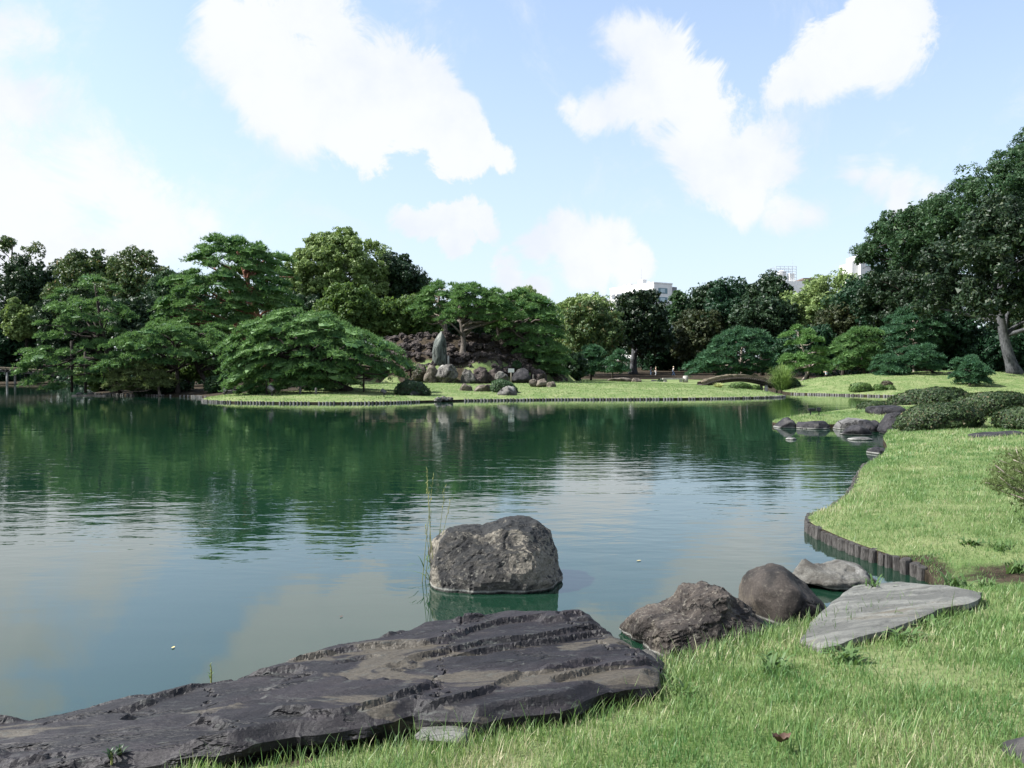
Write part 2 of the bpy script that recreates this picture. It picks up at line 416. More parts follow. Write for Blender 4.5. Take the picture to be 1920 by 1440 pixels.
M['steel'] = mat_plain('galvanised_steel', (0.5, 0.52, 0.54), 0.45, 0.1, 1.0, metal=0.4)
M['brownroof'] = mat_plain('brown_roof', (0.17, 0.12, 0.1), 0.7, 0.1, 0.5)
M['black'] = mat_plain('black_housing', (0.012, 0.013, 0.015), 0.45, 0.2, 6)
M['lens'] = mat_plain('lamp_glass', (0.45, 0.5, 0.52), 0.1, 0.1, 6)
M['skin'] = mat_plain('skin', (0.5, 0.33, 0.25), 0.6, 0.05)
M['moss'] = mat_plain('dry_moss_turf', (0.085, 0.07, 0.042), 0.95, 0.5, 2.5, bump=0.15)
M['stone'] = mat_plain('cut_stone', (0.33, 0.31, 0.28), 0.85, 0.25, 4.0, bump=0.03)
M['brownleaf'] = mat_plain('dead_leaf', (0.085, 0.042, 0.025), 0.7, 0.4, 30.0)
M['yellowleaf'] = mat_plain('yellow_leaf', (0.4, 0.33, 0.14), 0.6, 0.3, 30.0)

# ------------------------------------------------------------------ pond outline and ground
POND = [(-14, 1.2), (-6, 2.7), (-2.6, 3.75), (-0.9, 4.15), (0.3, 4.75), (0.95, 5.35), (1.5, 5.75), (2.2, 6.2), (2.8, 6.6), (3.4, 7.0), (3.95, 7.5), (4.15, 8.1), (4.03, 8.67), (3.95, 9.04), (3.88, 9.68), (3.89, 10.5), (4.1, 11.0),
        (4.5, 11.45), (4.98, 12.2), (5.42, 12.9), (6.22, 14.5), (6.66, 15.4), (7.38, 16.8), (7.95, 17.7), (9.1, 19.6), (9.9, 21.2), (11.0, 23.8), (12.6, 27.0), (13.0, 28.9), (12.6, 29.8), (11.9, 29.95), (10.8, 30.1),
        (10.1, 30.6), (10.4, 32.0), (12.6, 35.4), (16, 39.6), (20, 44), (26, 50.5), (34, 56), (42, 60), (43, 62.5), (36.5, 65), (32.2, 67.3), (28.8, 72), (26.2, 75.6), (27.4, 82), (29.5, 90), (31, 99), (30.2, 100),
        (27.6, 92), (25.2, 82), (24.2, 75.5), (23.4, 69.5), (22.6, 66.7), (21.2, 65), (16, 62), (9.6, 60.3), (3.6, 59.7), (0.8, 58.7), (-3.4, 57.5), (-5.9, 55.6), (-9.1, 52.9), (-14, 52.7), (-19, 54.1), (-21.5, 56.3),
        (-22.9, 59.5), (-24, 63.3), (-28, 67.3), (-34.4, 71), (-39.3, 74.8), (-40.3, 76.5), (-42, 84), (-50, 103), (-70, 125), (-84, 133), (-112, 136), (-135, 95), (-95, 40), (-45, 5)]
def resample_closed(pts, spacing):
    pts = np.array(pts, dtype=np.float64)
    n = len(pts)
    out = []
    for i in range(n):
        p0, p1, p2, p3 = pts[i - 1], pts[i], pts[(i + 1) % n], pts[(i + 2) % n]
        L = np.linalg.norm(p2 - p1)
        k = max(1, int(round(L / spacing(p1[0], p1[1]))))
        d1 = math.sqrt(np.linalg.norm(p1 - p0)) + 1e-6; d2 = math.sqrt(L) + 1e-6; d3 = math.sqrt(np.linalg.norm(p3 - p2)) + 1e-6
        m1 = (p2 - p1) - d2 * ((p2 - p0) / (d1 + d2) - (p1 - p0) / d1) if False else ((p1 - p0) / d1 - (p2 - p0) / (d1 + d2) + (p2 - p1) / d2) * d2
        m2 = ((p2 - p1) / d2 - (p3 - p1) / (d2 + d3) + (p3 - p2) / d3) * d2
        for j in range(k):
            t = j / k
            out.append((2 * t**3 - 3 * t**2 + 1) * p1 + (t**3 - 2 * t**2 + t) * m1 + (-2 * t**3 + 3 * t**2) * p2 + (t**3 - t**2) * m2)
    return np.array(out)
SHORE = resample_closed(POND, lambda x, y: 0.25 if y < 21 and x > -15 and x < 15 else (0.7 if y < 90 and x > -60 else 5))
def seg_dist(pts, poly):
    pts = np.asarray(pts, dtype=np.float64)
    a = poly; b = np.roll(poly, -1, axis=0)
    if len(pts) <= 64:
        ab = b - a
        t = np.clip(((pts[:, None, :] - a[None]) * ab[None]).sum(-1) / ((ab * ab).sum(-1) + 1e-12), 0, 1)
        return np.sqrt((((a[None] + t[..., None] * ab[None]) - pts[:, None, :])**2).sum(-1)).min(1)
    best = np.full(len(pts), 1e9)
    lo, hi = pts.min(0) - 26, pts.max(0) + 26
    keep_ = ((np.maximum(a, b) > lo) & (np.minimum(a, b) < hi)).all(1)
    if keep_.any(): a, b = a[keep_], b[keep_]
    for i in range(len(a)):
        ab = b[i] - a[i]
        t = np.clip(((pts - a[i]) @ ab) / (ab @ ab + 1e-12), 0, 1)
        ex = pts[:, 0] - (a[i, 0] + t * ab[0]); ey = pts[:, 1] - (a[i, 1] + t * ab[1])
        np.minimum(best, ex * ex + ey * ey, out=best)
    return np.sqrt(best)
def inside(pts, poly):
    pts = np.asarray(pts, dtype=np.float64)
    x, y = pts[:, 0], pts[:, 1]
    r = np.zeros(len(pts), dtype=bool)
    a = poly; b = np.roll(poly, -1, axis=0)
    for (x1, y1), (x2, y2) in zip(a, b):
        if y1 == y2: continue
        c = ((y1 > y) != (y2 > y)) & (x < (x2 - x1) * (y - y1) / (y2 - y1) + x1)
        r ^= c
    return r
def sstep(a, b, x):
    t = np.clip((x - a) / (b - a), 0, 1)
    return t * t * (3 - 2 * t)
def mound_e(x, y):
    return 1 - np.sqrt(((x + 6.2) / 12.2)**2 + ((y - 90) / 14.0)**2)
def height(x, y, d=None):
    x = np.atleast_1d(np.asarray(x, dtype=np.float64)); y = np.atleast_1d(np.asarray(y, dtype=np.float64))
    if d is None: d = seg_dist(np.stack([x, y], -1), SHORE)
    h = 0.145 + 0.32 * (1 - np.exp(-d / 1.6)) + 0.05 * np.sin(x * 0.9 + 1) * np.sin(y * 0.7) * np.clip(d / 3, 0, 1)
    far = sstep(45, 50, y)
    h += far * (-0.03 + 0.62 * (sstep(0, 20, d) - 0.45 * sstep(85, 120, y)))
    e = mound_e(x, y)
    m = 1.55 * sstep(0.0, 0.035, e) + 3.15 * (0.35 * sstep(0.10, 0.15, e) + 0.3 * sstep(0.22, 0.27, e) + 0.35 * sstep(0.34, 0.40, e))
    h += m
    h += 1.15 * np.exp(-((x - 46) / 15)**2 - ((y - 86) / 9)**2) * far
    h += 0.5 * np.exp(-((x - 33) / 7)**2 - ((y - 83) / 8)**2) * far * np.clip(d / 4, 0, 1)
    h += 0.25 * np.exp(-((x - 22) / 9)**2 - ((y - 34) / 8)**2) * np.clip(d / 3, 0, 1)
    h += 5.0 * sstep(120, 260, y) + 2.0 * sstep(60, 110, x) * sstep(60, 100, y)
    h -= 0.10 * np.exp(-((x - 4.6) / 0.9)**2 - ((y - 7.4) / 0.7)**2)
    return h
def gz(x, y): return float(height(x, y)[0])

_vt = np.random.default_rng(99).random((64, 64)) * 2 - 1
def vnoise(p, freq, seed):
    q = np.asarray(p)[:, :2] * freq + np.array([seed * 13.7, seed * 7.3])
    i = np.floor(q).astype(int); f = q - i; f = f * f * (3 - 2 * f)
    g = lambda dx, dy: _vt[(i[:, 0] + dx) % 64, (i[:, 1] + dy) % 64]
    return 0.75 * ((g(0, 0) * (1 - f[:, 0]) + g(1, 0) * f[:, 0]) * (1 - f[:, 1]) + (g(0, 1) * (1 - f[:, 0]) + g(1, 1) * f[:, 0]) * f[:, 1])
def grid_pts(x0, x1, y0, y1, s, rng):
    nx, ny = int((x1 - x0) / s), int((y1 - y0) / s)
    gx, gy = np.meshgrid(x0 + (np.arange(nx) + 0.5) * s, y0 + (np.arange(ny) + 0.5) * s)
    p = np.stack([gx.ravel(), gy.ravel()], -1)
    return p + rng.uniform(-0.3, 0.3, p.shape) * s
rng = np.random.default_rng(5)
pts = [grid_pts(-4, 14, -2, 12, 0.35, rng), grid_pts(4, 30, 12, 50, 0.7, rng), grid_pts(-60, 70, 50, 110, 1.3, rng),
       grid_pts(-30, 40, -30, 12, 3, rng), grid_pts(30, 90, 0, 50, 5, rng), grid_pts(-220, 220, -60, 320, 16, rng), grid_pts(-3000, 3000, -1500, 4500, 300, rng)]
GP = np.concatenate(pts)
GP = GP[~inside(GP, SHORE)]
dd = seg_dist(GP, SHORE)
keep = dd > np.where(GP[:, 1] < 12, 0.12, 0.4)
GP = GP[keep]
allp = np.concatenate([SHORE, GP])
nS = len(SHORE)
cd = geometry.delaunay_2d_cdt([Vector(p) for p in allp], [(i, (i + 1) % nS) for i in range(nS)], [], 0, 1e-5)
cv = np.array([tuple(v) for v in cd[0]])
ct = np.array([f for f in cd[2] if len(f) == 3])
cen = cv[ct].mean(axis=1)
ct = ct[~inside(cen, SHORE)]
cdist = seg_dist(cv, SHORE)
cz = height(cv[:, 0], cv[:, 1], cdist)
V = np.column_stack([cv, cz])
# bank skirt down into the water
skb = np.column_stack([SHORE, np.full(nS, -0.6)])
top = np.column_stack([SHORE, height(SHORE[:, 0], SHORE[:, 1], np.zeros(nS))])
nv = len(V)
V = np.concatenate([V, top, skb])
k = np.arange(nS); k2 = (k + 1) % nS
SK = np.stack([nv + k, nv + k2, nv + nS + k2, nv + nS + k], -1)

m, t = new_mat('lawn_and_soil')
geo = t.n('ShaderNodeNewGeometry')
at = t.n('ShaderNodeAttribute', attribute_name='soil')
pos = geo.outputs['Position']
n1 = t.noise(pos, 0.7, 5, 0.6).outputs['Fac']
n2 = t.noise(pos, 5.0, 5, 0.7).outputs['Fac']
n3 = t.noise(pos, 60.0, 4, 0.7).outputs['Fac']
c = t.mix(t.ramp(n1, (0.35, 0.65)), (0.105, 0.155, 0.055), (0.19, 0.215, 0.1))
c = t.mix(t.math('MULTIPLY', t.ramp(n2, (0.4, 0.7)), 0.55), c, (0.07, 0.13, 0.03))
c = t.mix(t.math('MULTIPLY', t.ramp(n3, (0.5, 0.75)), 0.5), c, (0.24, 0.23, 0.1))
s = t.mix(t.ramp(n2, (0.35, 0.65)), (0.018, 0.015, 0.01), (0.06, 0.046, 0.032))  # soil tone darkened to stand in for missing tree shade
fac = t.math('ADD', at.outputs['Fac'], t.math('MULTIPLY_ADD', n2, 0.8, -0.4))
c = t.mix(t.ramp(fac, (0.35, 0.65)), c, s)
h = t.math('ADD', t.math('MULTIPLY', n3, 0.35), t.math('MULTIPLY', n2, 0.8))
b = t.n('ShaderNodeBump', i_Strength=1.0, i_Distance=0.06, i_Height=h)
p = t.n('ShaderNodeBsdfPrincipled', i_Base_Color=c, i_Roughness=0.95, i_Normal=b.outputs[0])
p.inputs['Specular IOR Level'].default_value = 0.1
finish(t, p.outputs[0])
M['ground'] = m

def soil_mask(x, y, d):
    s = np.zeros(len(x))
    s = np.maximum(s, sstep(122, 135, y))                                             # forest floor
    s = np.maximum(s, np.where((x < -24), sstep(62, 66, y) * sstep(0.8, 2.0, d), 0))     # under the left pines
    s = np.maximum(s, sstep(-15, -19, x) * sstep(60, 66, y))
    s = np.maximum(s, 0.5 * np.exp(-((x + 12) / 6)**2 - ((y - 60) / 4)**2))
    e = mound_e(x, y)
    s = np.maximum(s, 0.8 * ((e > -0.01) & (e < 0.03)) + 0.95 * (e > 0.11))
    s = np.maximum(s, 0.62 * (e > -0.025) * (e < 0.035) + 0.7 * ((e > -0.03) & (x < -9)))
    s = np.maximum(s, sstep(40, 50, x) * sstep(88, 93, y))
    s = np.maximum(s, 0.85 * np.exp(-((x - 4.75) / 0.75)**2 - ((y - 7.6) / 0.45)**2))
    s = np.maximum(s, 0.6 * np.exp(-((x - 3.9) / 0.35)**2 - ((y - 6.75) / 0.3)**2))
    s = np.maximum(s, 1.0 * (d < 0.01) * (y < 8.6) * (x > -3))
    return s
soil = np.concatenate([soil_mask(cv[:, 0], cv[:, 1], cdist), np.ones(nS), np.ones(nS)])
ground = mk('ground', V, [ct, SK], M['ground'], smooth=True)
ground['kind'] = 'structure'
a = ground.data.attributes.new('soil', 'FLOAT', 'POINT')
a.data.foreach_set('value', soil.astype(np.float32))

# ------------------------------------------------------------------ water
m, t = new_mat('pond_water')
geo = t.n('ShaderNodeNewGeometry')
pos = geo.outputs['Position']
sep = t.n('ShaderNodeSeparateXYZ', i_0=pos)
mp = t.n('ShaderNodeMapping', i_Vector=pos, i_Rotation=(0, 0, 0.12), i_Scale=(0.55, 1.25, 1))
r1 = t.noise(mp.outputs[0], 2.2, 2, 0.5, 0.3).outputs['Fac']
r2 = t.noise(mp.outputs[0], 6.5, 2, 0.5, 0.2).outputs['Fac']
r3 = t.noise(mp.outputs[0], 0.55, 2, 0.5).outputs['Fac']
wp = t.n('ShaderNodeMapping', i_Vector=pos, i_Scale=(0.35, 1, 1))
wind = t.ramp(t.noise(wp.outputs[0], 0.16, 3, 0.5, 0.5).outputs['Fac'], (0.36, 0.62, 0.25, 1.0))
band = t.math('MULTIPLY', t.ramp(sep.outputs['Y'], (6.5, 11.5, 0.10, 1.0)), t.ramp(sep.outputs['Y'], (17, 34, 1.0, 0.42)))
amp = t.math('MULTIPLY', wind, band)
hh = t.math('ADD', t.math('MULTIPLY', r1, 1.0), t.math('MULTIPLY', r2, 0.32))
hh = t.math('ADD', t.math('MULTIPLY', hh, amp), t.math('MULTIPLY', r3, 0.5))
bm = t.n('ShaderNodeBump', i_Strength=1.0, i_Distance=0.009, i_Height=hh)
murk = t.mix(t.noise(pos, 0.25, 3).outputs['Fac'], (0.0048, 0.022, 0.0135), (0.0065, 0.0255, 0.0135))
p = t.n('ShaderNodeBsdfPrincipled', i_Base_Color=murk, i_Roughness=0.025, i_IOR=1.75, i_Normal=bm.outputs[0])
finish(t, p.outputs[0])
M['water'] = m
wv = np.array([[-160, -4, 0], [60, -4, 0], [60, 150, 0], [-160, 150, 0]], dtype=float)
water = mk('pond_water', wv, np.array([[0, 1, 2, 3]]), M['water'])
water['kind'] = 'structure'

# ------------------------------------------------------------------ rock builders
def ico(sub):
    bm = bmesh.new()
    bmesh.ops.create_icosphere(bm, subdivisions=sub, radius=1.0)
    V = np.array([v.co[:] for v in bm.verts]); Fc = np.array([[v.index for v in f.verts] for f in bm.faces])
    bm.free()
    return V, Fc
ICO = {}
def get_ico(s):
    if s not in ICO: ICO[s] = ico(s)
    return ICO[s]
def polar_map(outline, Y):
    """outline px at depth Y -> centre (x,z) and radius function"""
    w3 = np.array([P(px, py, Y)[:] for px, py in outline])
    xz = w3[:, [0, 2]]
    lo, hi = xz.min(0), xz.max(0)
    c = (lo + hi) / 2 * 0.5 + xz.mean(0) * 0.5
    n = len(xz)
    dens = []
    for i in range(n):
        a, b = xz[i], xz[(i + 1) % n]
        for k in range(14): dens.append(a + (b - a) * k / 14)
    dens = np.array(dens) - c
    th = np.arctan2(dens[:, 1], dens[:, 0]); r = np.linalg.norm(dens, axis=1)
    o = np.argsort(th)
    th, r = th[o], r[o]
    th = np.concatenate([th[-6:] - 2 * math.pi, th, th[:6] + 2 * math.pi]); r = np.concatenate([r[-6:], r, r[:6]])
    rs = np.convolve(r, [0.2, 0.6, 0.2], 'same'); rs[0], rs[-1] = r[0], r[-1]
    return c, lambda a: np.interp(a, th, rs), hi - lo
def mapped(dirs, c, R, Y, depth, power=0.75, lean=0.0):
    th = np.arctan2(dirs[:, 2], dirs[:, 0])
    rho = np.sqrt(dirs[:, 0]**2 + dirs[:, 2]**2)
    rr = R(th) * rho**power
    y = np.sign(dirs[:, 1]) * np.abs(dirs[:, 1])**0.85 * depth
    X = c[0] + rr * np.cos(th); Z = c[1] + rr * np.sin(th)
    return np.column_stack([X, Y + y + lean * (Z - c[1]), Z])
def displace(V, c3, amp, freq, seed, cuts=0, ridg=0.5, stretch=(1, 1, 1), size=1.0, keep=0.93, fine_amp=0.0):
    r = random.Random(seed)
    off = Vector((r.uniform(-50, 50), r.uniform(-50, 50), r.uniform(-50, 50)))
    rel = V - c3
    for i in range(cuts):
        n = np.array([r.gauss(0, 1), r.gauss(0, 1) , r.gauss(0.2, 0.8)]); n /= np.linalg.norm(n)
        pr = rel @ n
        hcut = pr.max() * r.uniform(0.66, keep)
        rel = rel - np.outer(np.maximum(0, pr - hcut) * 0.92, n)
    nrm = rel / (np.linalg.norm(rel, axis=1, keepdims=True) + 1e-9)
    st = Vector(stretch)
    dsp = np.empty(len(rel))
    for i, p in enumerate(rel):
        q = Vector((p[0] * st.x, p[1] * st.y, p[2] * st.z)) * freq + off
        a = noise.fractal(q, 1.0, 2.1, 5, noise_basis='PERLIN_ORIGINAL')
        b = 1 - abs(noise.noise(q * 1.7 + off)) * 2
        if fine_amp: a += fine_amp * noise.fractal(q * 6.0, 0.9, 2.1, 4, noise_basis='PERLIN_ORIGINAL')
        dsp[i] = a * (1 - ridg) + (b - 0.5) * ridg * 0.6 - (0.35 * max(0.0, b - 0.82) / 0.18) * ridg
    return c3 + rel + nrm * (dsp * amp)[:, None]
def rock(name, label, outline, Y, depth, mat, sub=4, amp=0.08, freq=1.6, seed=1, cuts=5, ridg=0.5, group=None, power=0.75, stretch=(1, 1, 1), lean=0.0, cat='rock', keep=0.93):
    c, R, size = polar_map(outline, Y)
    D, Fc = get_ico(sub)
    V = mapped(D, c, R, Y, depth, power, lean)
    s = float(min(size[0], size[1]))
    c3 = np.array([c[0], Y, c[1]])
    V = displace(V, c3, amp * s, freq / max(s, 0.05), seed, cuts, ridg, stretch, keep=keep, fine_amp=0.22 if sub >= 5 else 0.0)
    base = (c[0], Y, V[:, 2].min())
    o = mk(name, V, Fc, mat, smooth=sub < 6, loc=base)
    return tag(o, label, cat, group)
def slab(name, label, top, thick, mat, seed=1, spacing=0.05, amp=0.03, freq=2.0, axis=0.0, undercut=0.1, group=None, terr=0.03, cat='rock'):
    """flat stone: top outline as (px, py, z); body goes down by thick"""
    w3 = np.array([G(px, py, z)[:] for px, py, z in top])
    pl = []
    n = len(w3)
    rr = random.Random(seed)
    for i in range(n):
        a, b = w3[i], w3[(i + 1) % n]
        kk = max(1, int(np.linalg.norm(b - a) / spacing))
        for j in range(kk):
            q = a + (b - a) * j / kk
            w_ = 0.0 if j == 0 else amp * 0.9
            nv_ = noise.noise(Vector((q[0] * 4, q[1] * 4, seed))) * w_
            pl.append((q[0] + nv_, q[1] + noise.noise(Vector((q[0] * 4 + 9, q[1] * 4, seed))) * w_, q[2]))
    pl = np.array(pl)
    rg = np.random.default_rng(seed)
    lo, hi = pl[:, :2].min(0), pl[:, :2].max(0)
    g = grid_pts(lo[0], hi[0], lo[1], hi[1], spacing, rg)
    g = g[inside(g, pl[:, :2])]
    g = g[seg_dist(g, pl[:, :2]) > spacing * 0.45]
    nb = len(pl)
    cd = geometry.delaunay_2d_cdt([Vector(p) for p in np.concatenate([pl[:, :2], g])], [(i, (i + 1) % nb) for i in range(nb)], [], 0, 1e-6)
    v2 = np.array([tuple(v) for v in cd[0]]); tr = np.array([f for f in cd[2] if len(f) == 3])
    tr = tr[inside(v2[tr].mean(1), pl[:, :2])]
    A = np.column_stack([w3[:, 0], w3[:, 1], np.ones(n)])
    co = np.linalg.lstsq(A, w3[:, 2], rcond=None)[0]
    zp = v2 @ co[:2] + co[2]
    d2 = ((v2[:, None, :] - w3[None, :, :2])**2).sum(-1)
    wt = 1 / (d2 + 0.01)
    resid = w3[:, 2] - (w3[:, :2] @ co[:2] + co[2])
    zp = zp + (wt * resid).sum(1) / wt.sum(1)
    de = seg_dist(v2, pl[:, :2])
    ca, sa = math.cos(axis), math.sin(axis)
    z = np.empty(len(v2))
    for i, (x, y) in enumerate(v2):
        u, vv = x * ca + y * sa, -x * sa + y * ca
        q = Vector((u * freq * 0.4, vv * freq * 1.3, seed * 3.1))
        a = noise.fractal(q, 1.1, 2.1, 3, noise_basis='PERLIN_ORIGINAL')
        fn = noise.fractal(Vector((u * freq * 3, vv * freq * 7, seed)), 0.9, 2.1, 4, noise_basis='PERLIN_ORIGINAL')
        L = a * 2.3 + vv * 0.5 + noise.noise(Vector((u * 0.7, vv * 0.9, seed + 3))) * 0.8 + fn * 0.13
        fl = math.floor(L); fr = L - fl
        step = fl + (fr / 0.17 if fr < 0.17 else 1.0) * 0.85 + fr * 0.15 - L * 0.8
        cn = noise.noise(Vector((u * freq * 0.55 + fn * 0.12, vv * freq * 0.45, seed + 7)))
        crack = max(0.0, 1 - abs(cn) / 0.010)
        z[i] = a * amp * 0.7 + step * terr + fn * amp * 0.3 - crack * amp * 0.6
    z *= np.clip(de / 0.08, 0.35, 1)
    rim = -amp * 0.5 * np.exp(-de / 0.02)
    Vt = np.column_stack([v2, zp + z + rim])
    # sides: rings from the boundary order
    bidx = [int(np.argmin(((v2 - p[:2])**2).sum(1))) for p in pl]
    ctr = pl[:, :2].mean(0)
    Vs = [Vt]
    rings = []
    off = len(Vt)
    bd = Vt[bidx]
    tg_ = np.roll(bd[:, :2], -3, axis=0) - np.roll(bd[:, :2], 3, axis=0)
    nr = np.column_stack([-tg_[:, 1], tg_[:, 0]]); nr /= np.linalg.norm(nr, axis=1, keepdims=True) + 1e-9
    sgn = 1.0 if inside((bd[:, :2] + nr * 0.03)[:50], pl[:, :2]).mean() > 0.5 else -1.0
    nr *= sgn
    for lv, (fz, fi) in enumerate(((0.0, 0.0), (0.08, 0.0), (0.22, undercut * 0.35), (0.4, undercut * 0.7), (1.0, undercut))):
        nn = np.array([noise.noise(Vector((q[0] * 6, q[1] * 6, lv * 2.3 + seed))) for q in bd]) * (amp * 1.2 if lv > 0 else 0)
        xy = bd[:, :2] + nr * (fi + nn)[:, None]
        Vs.append(np.column_stack([xy, bd[:, 2] - thick * fz])); rings.append(off + np.arange(nb)); off += nb
    Q = []
    kk = np.arange(nb); k3 = (kk + 1) % nb
    for a_, b_ in zip(rings[:-1], rings[1:]):
        Q.append(np.stack([a_[kk], b_[kk], b_[k3], a_[k3]], -1))
    Vall = np.concatenate(Vs)
    o = mk(name, Vall, [tr, np.concatenate(Q)], mat, smooth=False, loc=(ctr[0], ctr[1], Vall[:, 2].min()))
    bm = bmesh.new(); bm.from_mesh(o.data)
    bmesh.ops.recalc_face_normals(bm, faces=bm.faces)
    bm.to_mesh(o.data); bm.free()
    return tag(o, label, cat, group), pl[:, :2]

# ------------------------------------------------------------------ foliage builders
def unit(v): return v / (np.linalg.norm(v, axis=-1, keepdims=True) + 1e-9)
def cards(C, N, size, aspect, rg):
    n = len(C)
    r = unit(rg.normal(size=(n, 3)))
    t_ = unit(np.cross(N, r)); b_ = np.cross(N, t_)
    L = size[:, None] * 0.5; Wd = L * aspect
    V = np.stack([C - t_ * L + b_ * Wd, C - t_ * L - b_ * Wd, C + t_ * L], 1).reshape(-1, 3)
    return V, np.arange(n * 3).reshape(n, 3)
def tufts(C, D, length, width, k, spread, rg):
    n = len(C)
    d = unit(D[:, None, :] + rg.normal(size=(n, k, 3)) * spread)
    L = length[:, None, None] * rg.uniform(0.65, 1.1, (n, k, 1))
    side = unit(np.cross(d, unit(rg.normal(size=(n, k, 3))))) * (width[:, None, None] * 0.5)
    b = C[:, None, :] + d * L * 0.05
    V = np.stack([b - side, b + side, C[:, None, :] + d * L], 2).reshape(-1, 3)
    return V, np.arange(n * k * 3).reshape(-1, 3)
def poly_world(poly, Y):
    return np.array([P(px, py, Y)[:] for px, py in poly])[:, [0, 2]]
def sample_crown(xz, Y, thick, n, rmin, rg, inset, front=0.6, flat=0.5):
    lo, hi = xz.min(0), xz.max(0)
    cand = rg.uniform(lo, hi, (n * 14 + 200, 2))
    cand = cand[inside(cand, xz)]
    de = seg_dist(cand, xz)
    ok = de > inset
    cand, de = cand[ok], de[ok]
    if len(cand) == 0:
        cand = xz.mean(0)[None, :]; de = np.array([inset])
    dm = max(de.max(), 1e-3)
    half = thick * np.sqrt(np.clip(1 - (1 - np.clip(de / dm, 0.06, 1))**2, 0, 1))
    s = np.where(rg.random(len(cand)) < front, -1, 1) * (1 - 0.45 * rg.random(len(cand))**2)
    pts = np.column_stack([cand[:, 0], Y + s * half, cand[:, 1]])
    sel = []
    arr = np.empty((0, 3))
    sc = np.array([1, 1, 1 / flat])
    for p in pts:
        if len(arr):
            if (((arr - p) * sc)**2).sum(1).min() < rmin * rmin: continue
        arr = np.vstack([arr, p])
        if len(arr) >= n: break
    return arr
def limb_path(a, b, rg, sag=0.12, n=7):
    a, b = np.asarray(a, float), np.asarray(b, float)
    L = np.linalg.norm(b - a)
    m1 = a + (b - a) * 0.35 + rg.normal(size=3) * L * 0.08 + np.array([0, 0, L * sag])
    m2 = a + (b - a) * 0.7 + rg.normal(size=3) * L * 0.07 + np.array([0, 0, L * sag * 0.6])
    return smooth_path([a, m1, m2, b], n)
def wood_parts(trunk, r0, targets, rg, nlimb, limb_r=0.3, sides=8, sag=0.1):
    tp = smooth_path(trunk, 16)
    rad = r0 * (1 - 0.72 * np.linspace(0, 1, 16)**0.9)
    rad[0] *= 1.45; rad[1] *= 1.12
    parts = [tube(tp, rad, sides)]
    if len(targets):
        pick = rg.permutation(len(targets))[:nlimb]
        for i in pick:
            c = targets[i]
            below = np.where(tp[4:, 2] < c[2] - 0.15 * abs(c[0] - tp[8, 0]))[0]
            j = 4 + (below[-1] if len(below) else 0)
            j = min(max(5, j - rg.integers(0, 3)), 15)
            path = limb_path(tp[j], c, rg, sag)
            rs = min(rad[j] * 0.75, limb_r * r0 * 1.4)
            parts.append(tube(path, np.linspace(rs, max(0.012, rs * 0.18), len(path)), 5))
    return parts
CROWN_TRIS = [0]
def broadleaf(name, label, poly, Y, thick, leaf, bark='bark_dark', trunk=None, r0=0.35, seed=1, R=1.5, leafk=0.0030, dens=0.55, cat='tree', group=None, front=0.62, gap=1.0, nmax=70):
    rg = np.random.default_rng(seed)
    xz = poly_world(poly, Y)
    if trunk is None:
        cx = xz[:, 0].mean()
        trunk = [(cx, Y, None), (cx + rg.normal() * 0.3, Y, xz[:, 1].min() * 0.5 + xz[:, 1].max() * 0.5), (cx + rg.normal() * 0.5, Y, xz[:, 1].max() * 0.85 + xz[:, 1].min() * 0.15)]
    else:
        trunk = [tuple(P(q[0], q[1], Y + (q[2] if len(q) > 2 else 0))[:]) for q in trunk]
    bx_, by_ = trunk[0][0], trunk[0][1]
    bz = gz(bx_, by_) - 0.1
    trunk[0] = (bx_, by_, bz)
    root = thing(name, label, cat, (bx_, by_, bz), group)
    area = 0.5 * abs(np.dot(xz[:, 0], np.roll(xz[:, 1], 1)) - np.dot(xz[:, 1], np.roll(xz[:, 0], 1)))
    nb = int(min(nmax, max(8, 1.9 * area / (R * R) * gap)))
    bo = sample_crown(xz, Y, thick, nb, R * 0.75, rg, R * 0.62, front, 0.8)
    Rb = R * rg.uniform(0.75, 1.25, len(bo))
    CC, CR, CN = [], [], []
    nc = 13
    for c, r in zip(bo, Rb):
        d = unit(rg.normal(size=(nc, 3)) + np.array([0, -0.15, 0.45]))
        q = c + d * np.array([1, 1, 0.8]) * r * rg.uniform(0.62, 0.95, (nc, 1))
        CC.append(q); CR.append(r * rg.uniform(0.28, 0.46, nc)); CN.append(d)
    CC = np.concatenate(CC); CR = np.concatenate(CR); CN = np.concatenate(CN)
    Ls = leafk * Y
    per = int(max(14, dens * 1.5 * 2 * math.pi * (R * 0.37)**2 / (Ls * Ls * 0.36)))
    per = min(per, 80)
    d = unit(rg.normal(size=(len(CC), per, 3)) + CN[:, None, :] * 0.7 + np.array([0, 0, 0.25]))
    pos = CC[:, None, :] + d * np.array([1, 1, 0.8]) * CR[:, None, None] * rg.uniform(0.65, 1.12, (len(CC), per, 1))
    nn = unit(d + rg.normal(size=d.shape) * 0.45)
    sz = Ls * rg.uniform(0.6, 1.25, len(CC) * per)
    A = cards(pos.reshape(-1, 3), nn.reshape(-1, 3), sz, 0.62, rg)
    # inner leaves close the view through the crown
    ni = int(len(bo) * 34)
    ip = bo[rg.integers(0, len(bo), ni)] + rg.normal(size=(ni, 3)) * R * 0.33
    B = cards(ip, unit(rg.normal(size=(ni, 3))), np.full(ni, Ls * 2.0), 0.75, rg)
    Vc, Fc = cat_meshes([A, B])
    CROWN_TRIS[0] += len(Fc[0])
    mk('crown', Vc, Fc, M[leaf], root)
    Vw, Fw = cat_meshes(wood_parts(trunk, r0, bo, rg, min(len(bo), 22)))
    mk('trunk', Vw, Fw, M[bark], root, smooth=True)
    return root
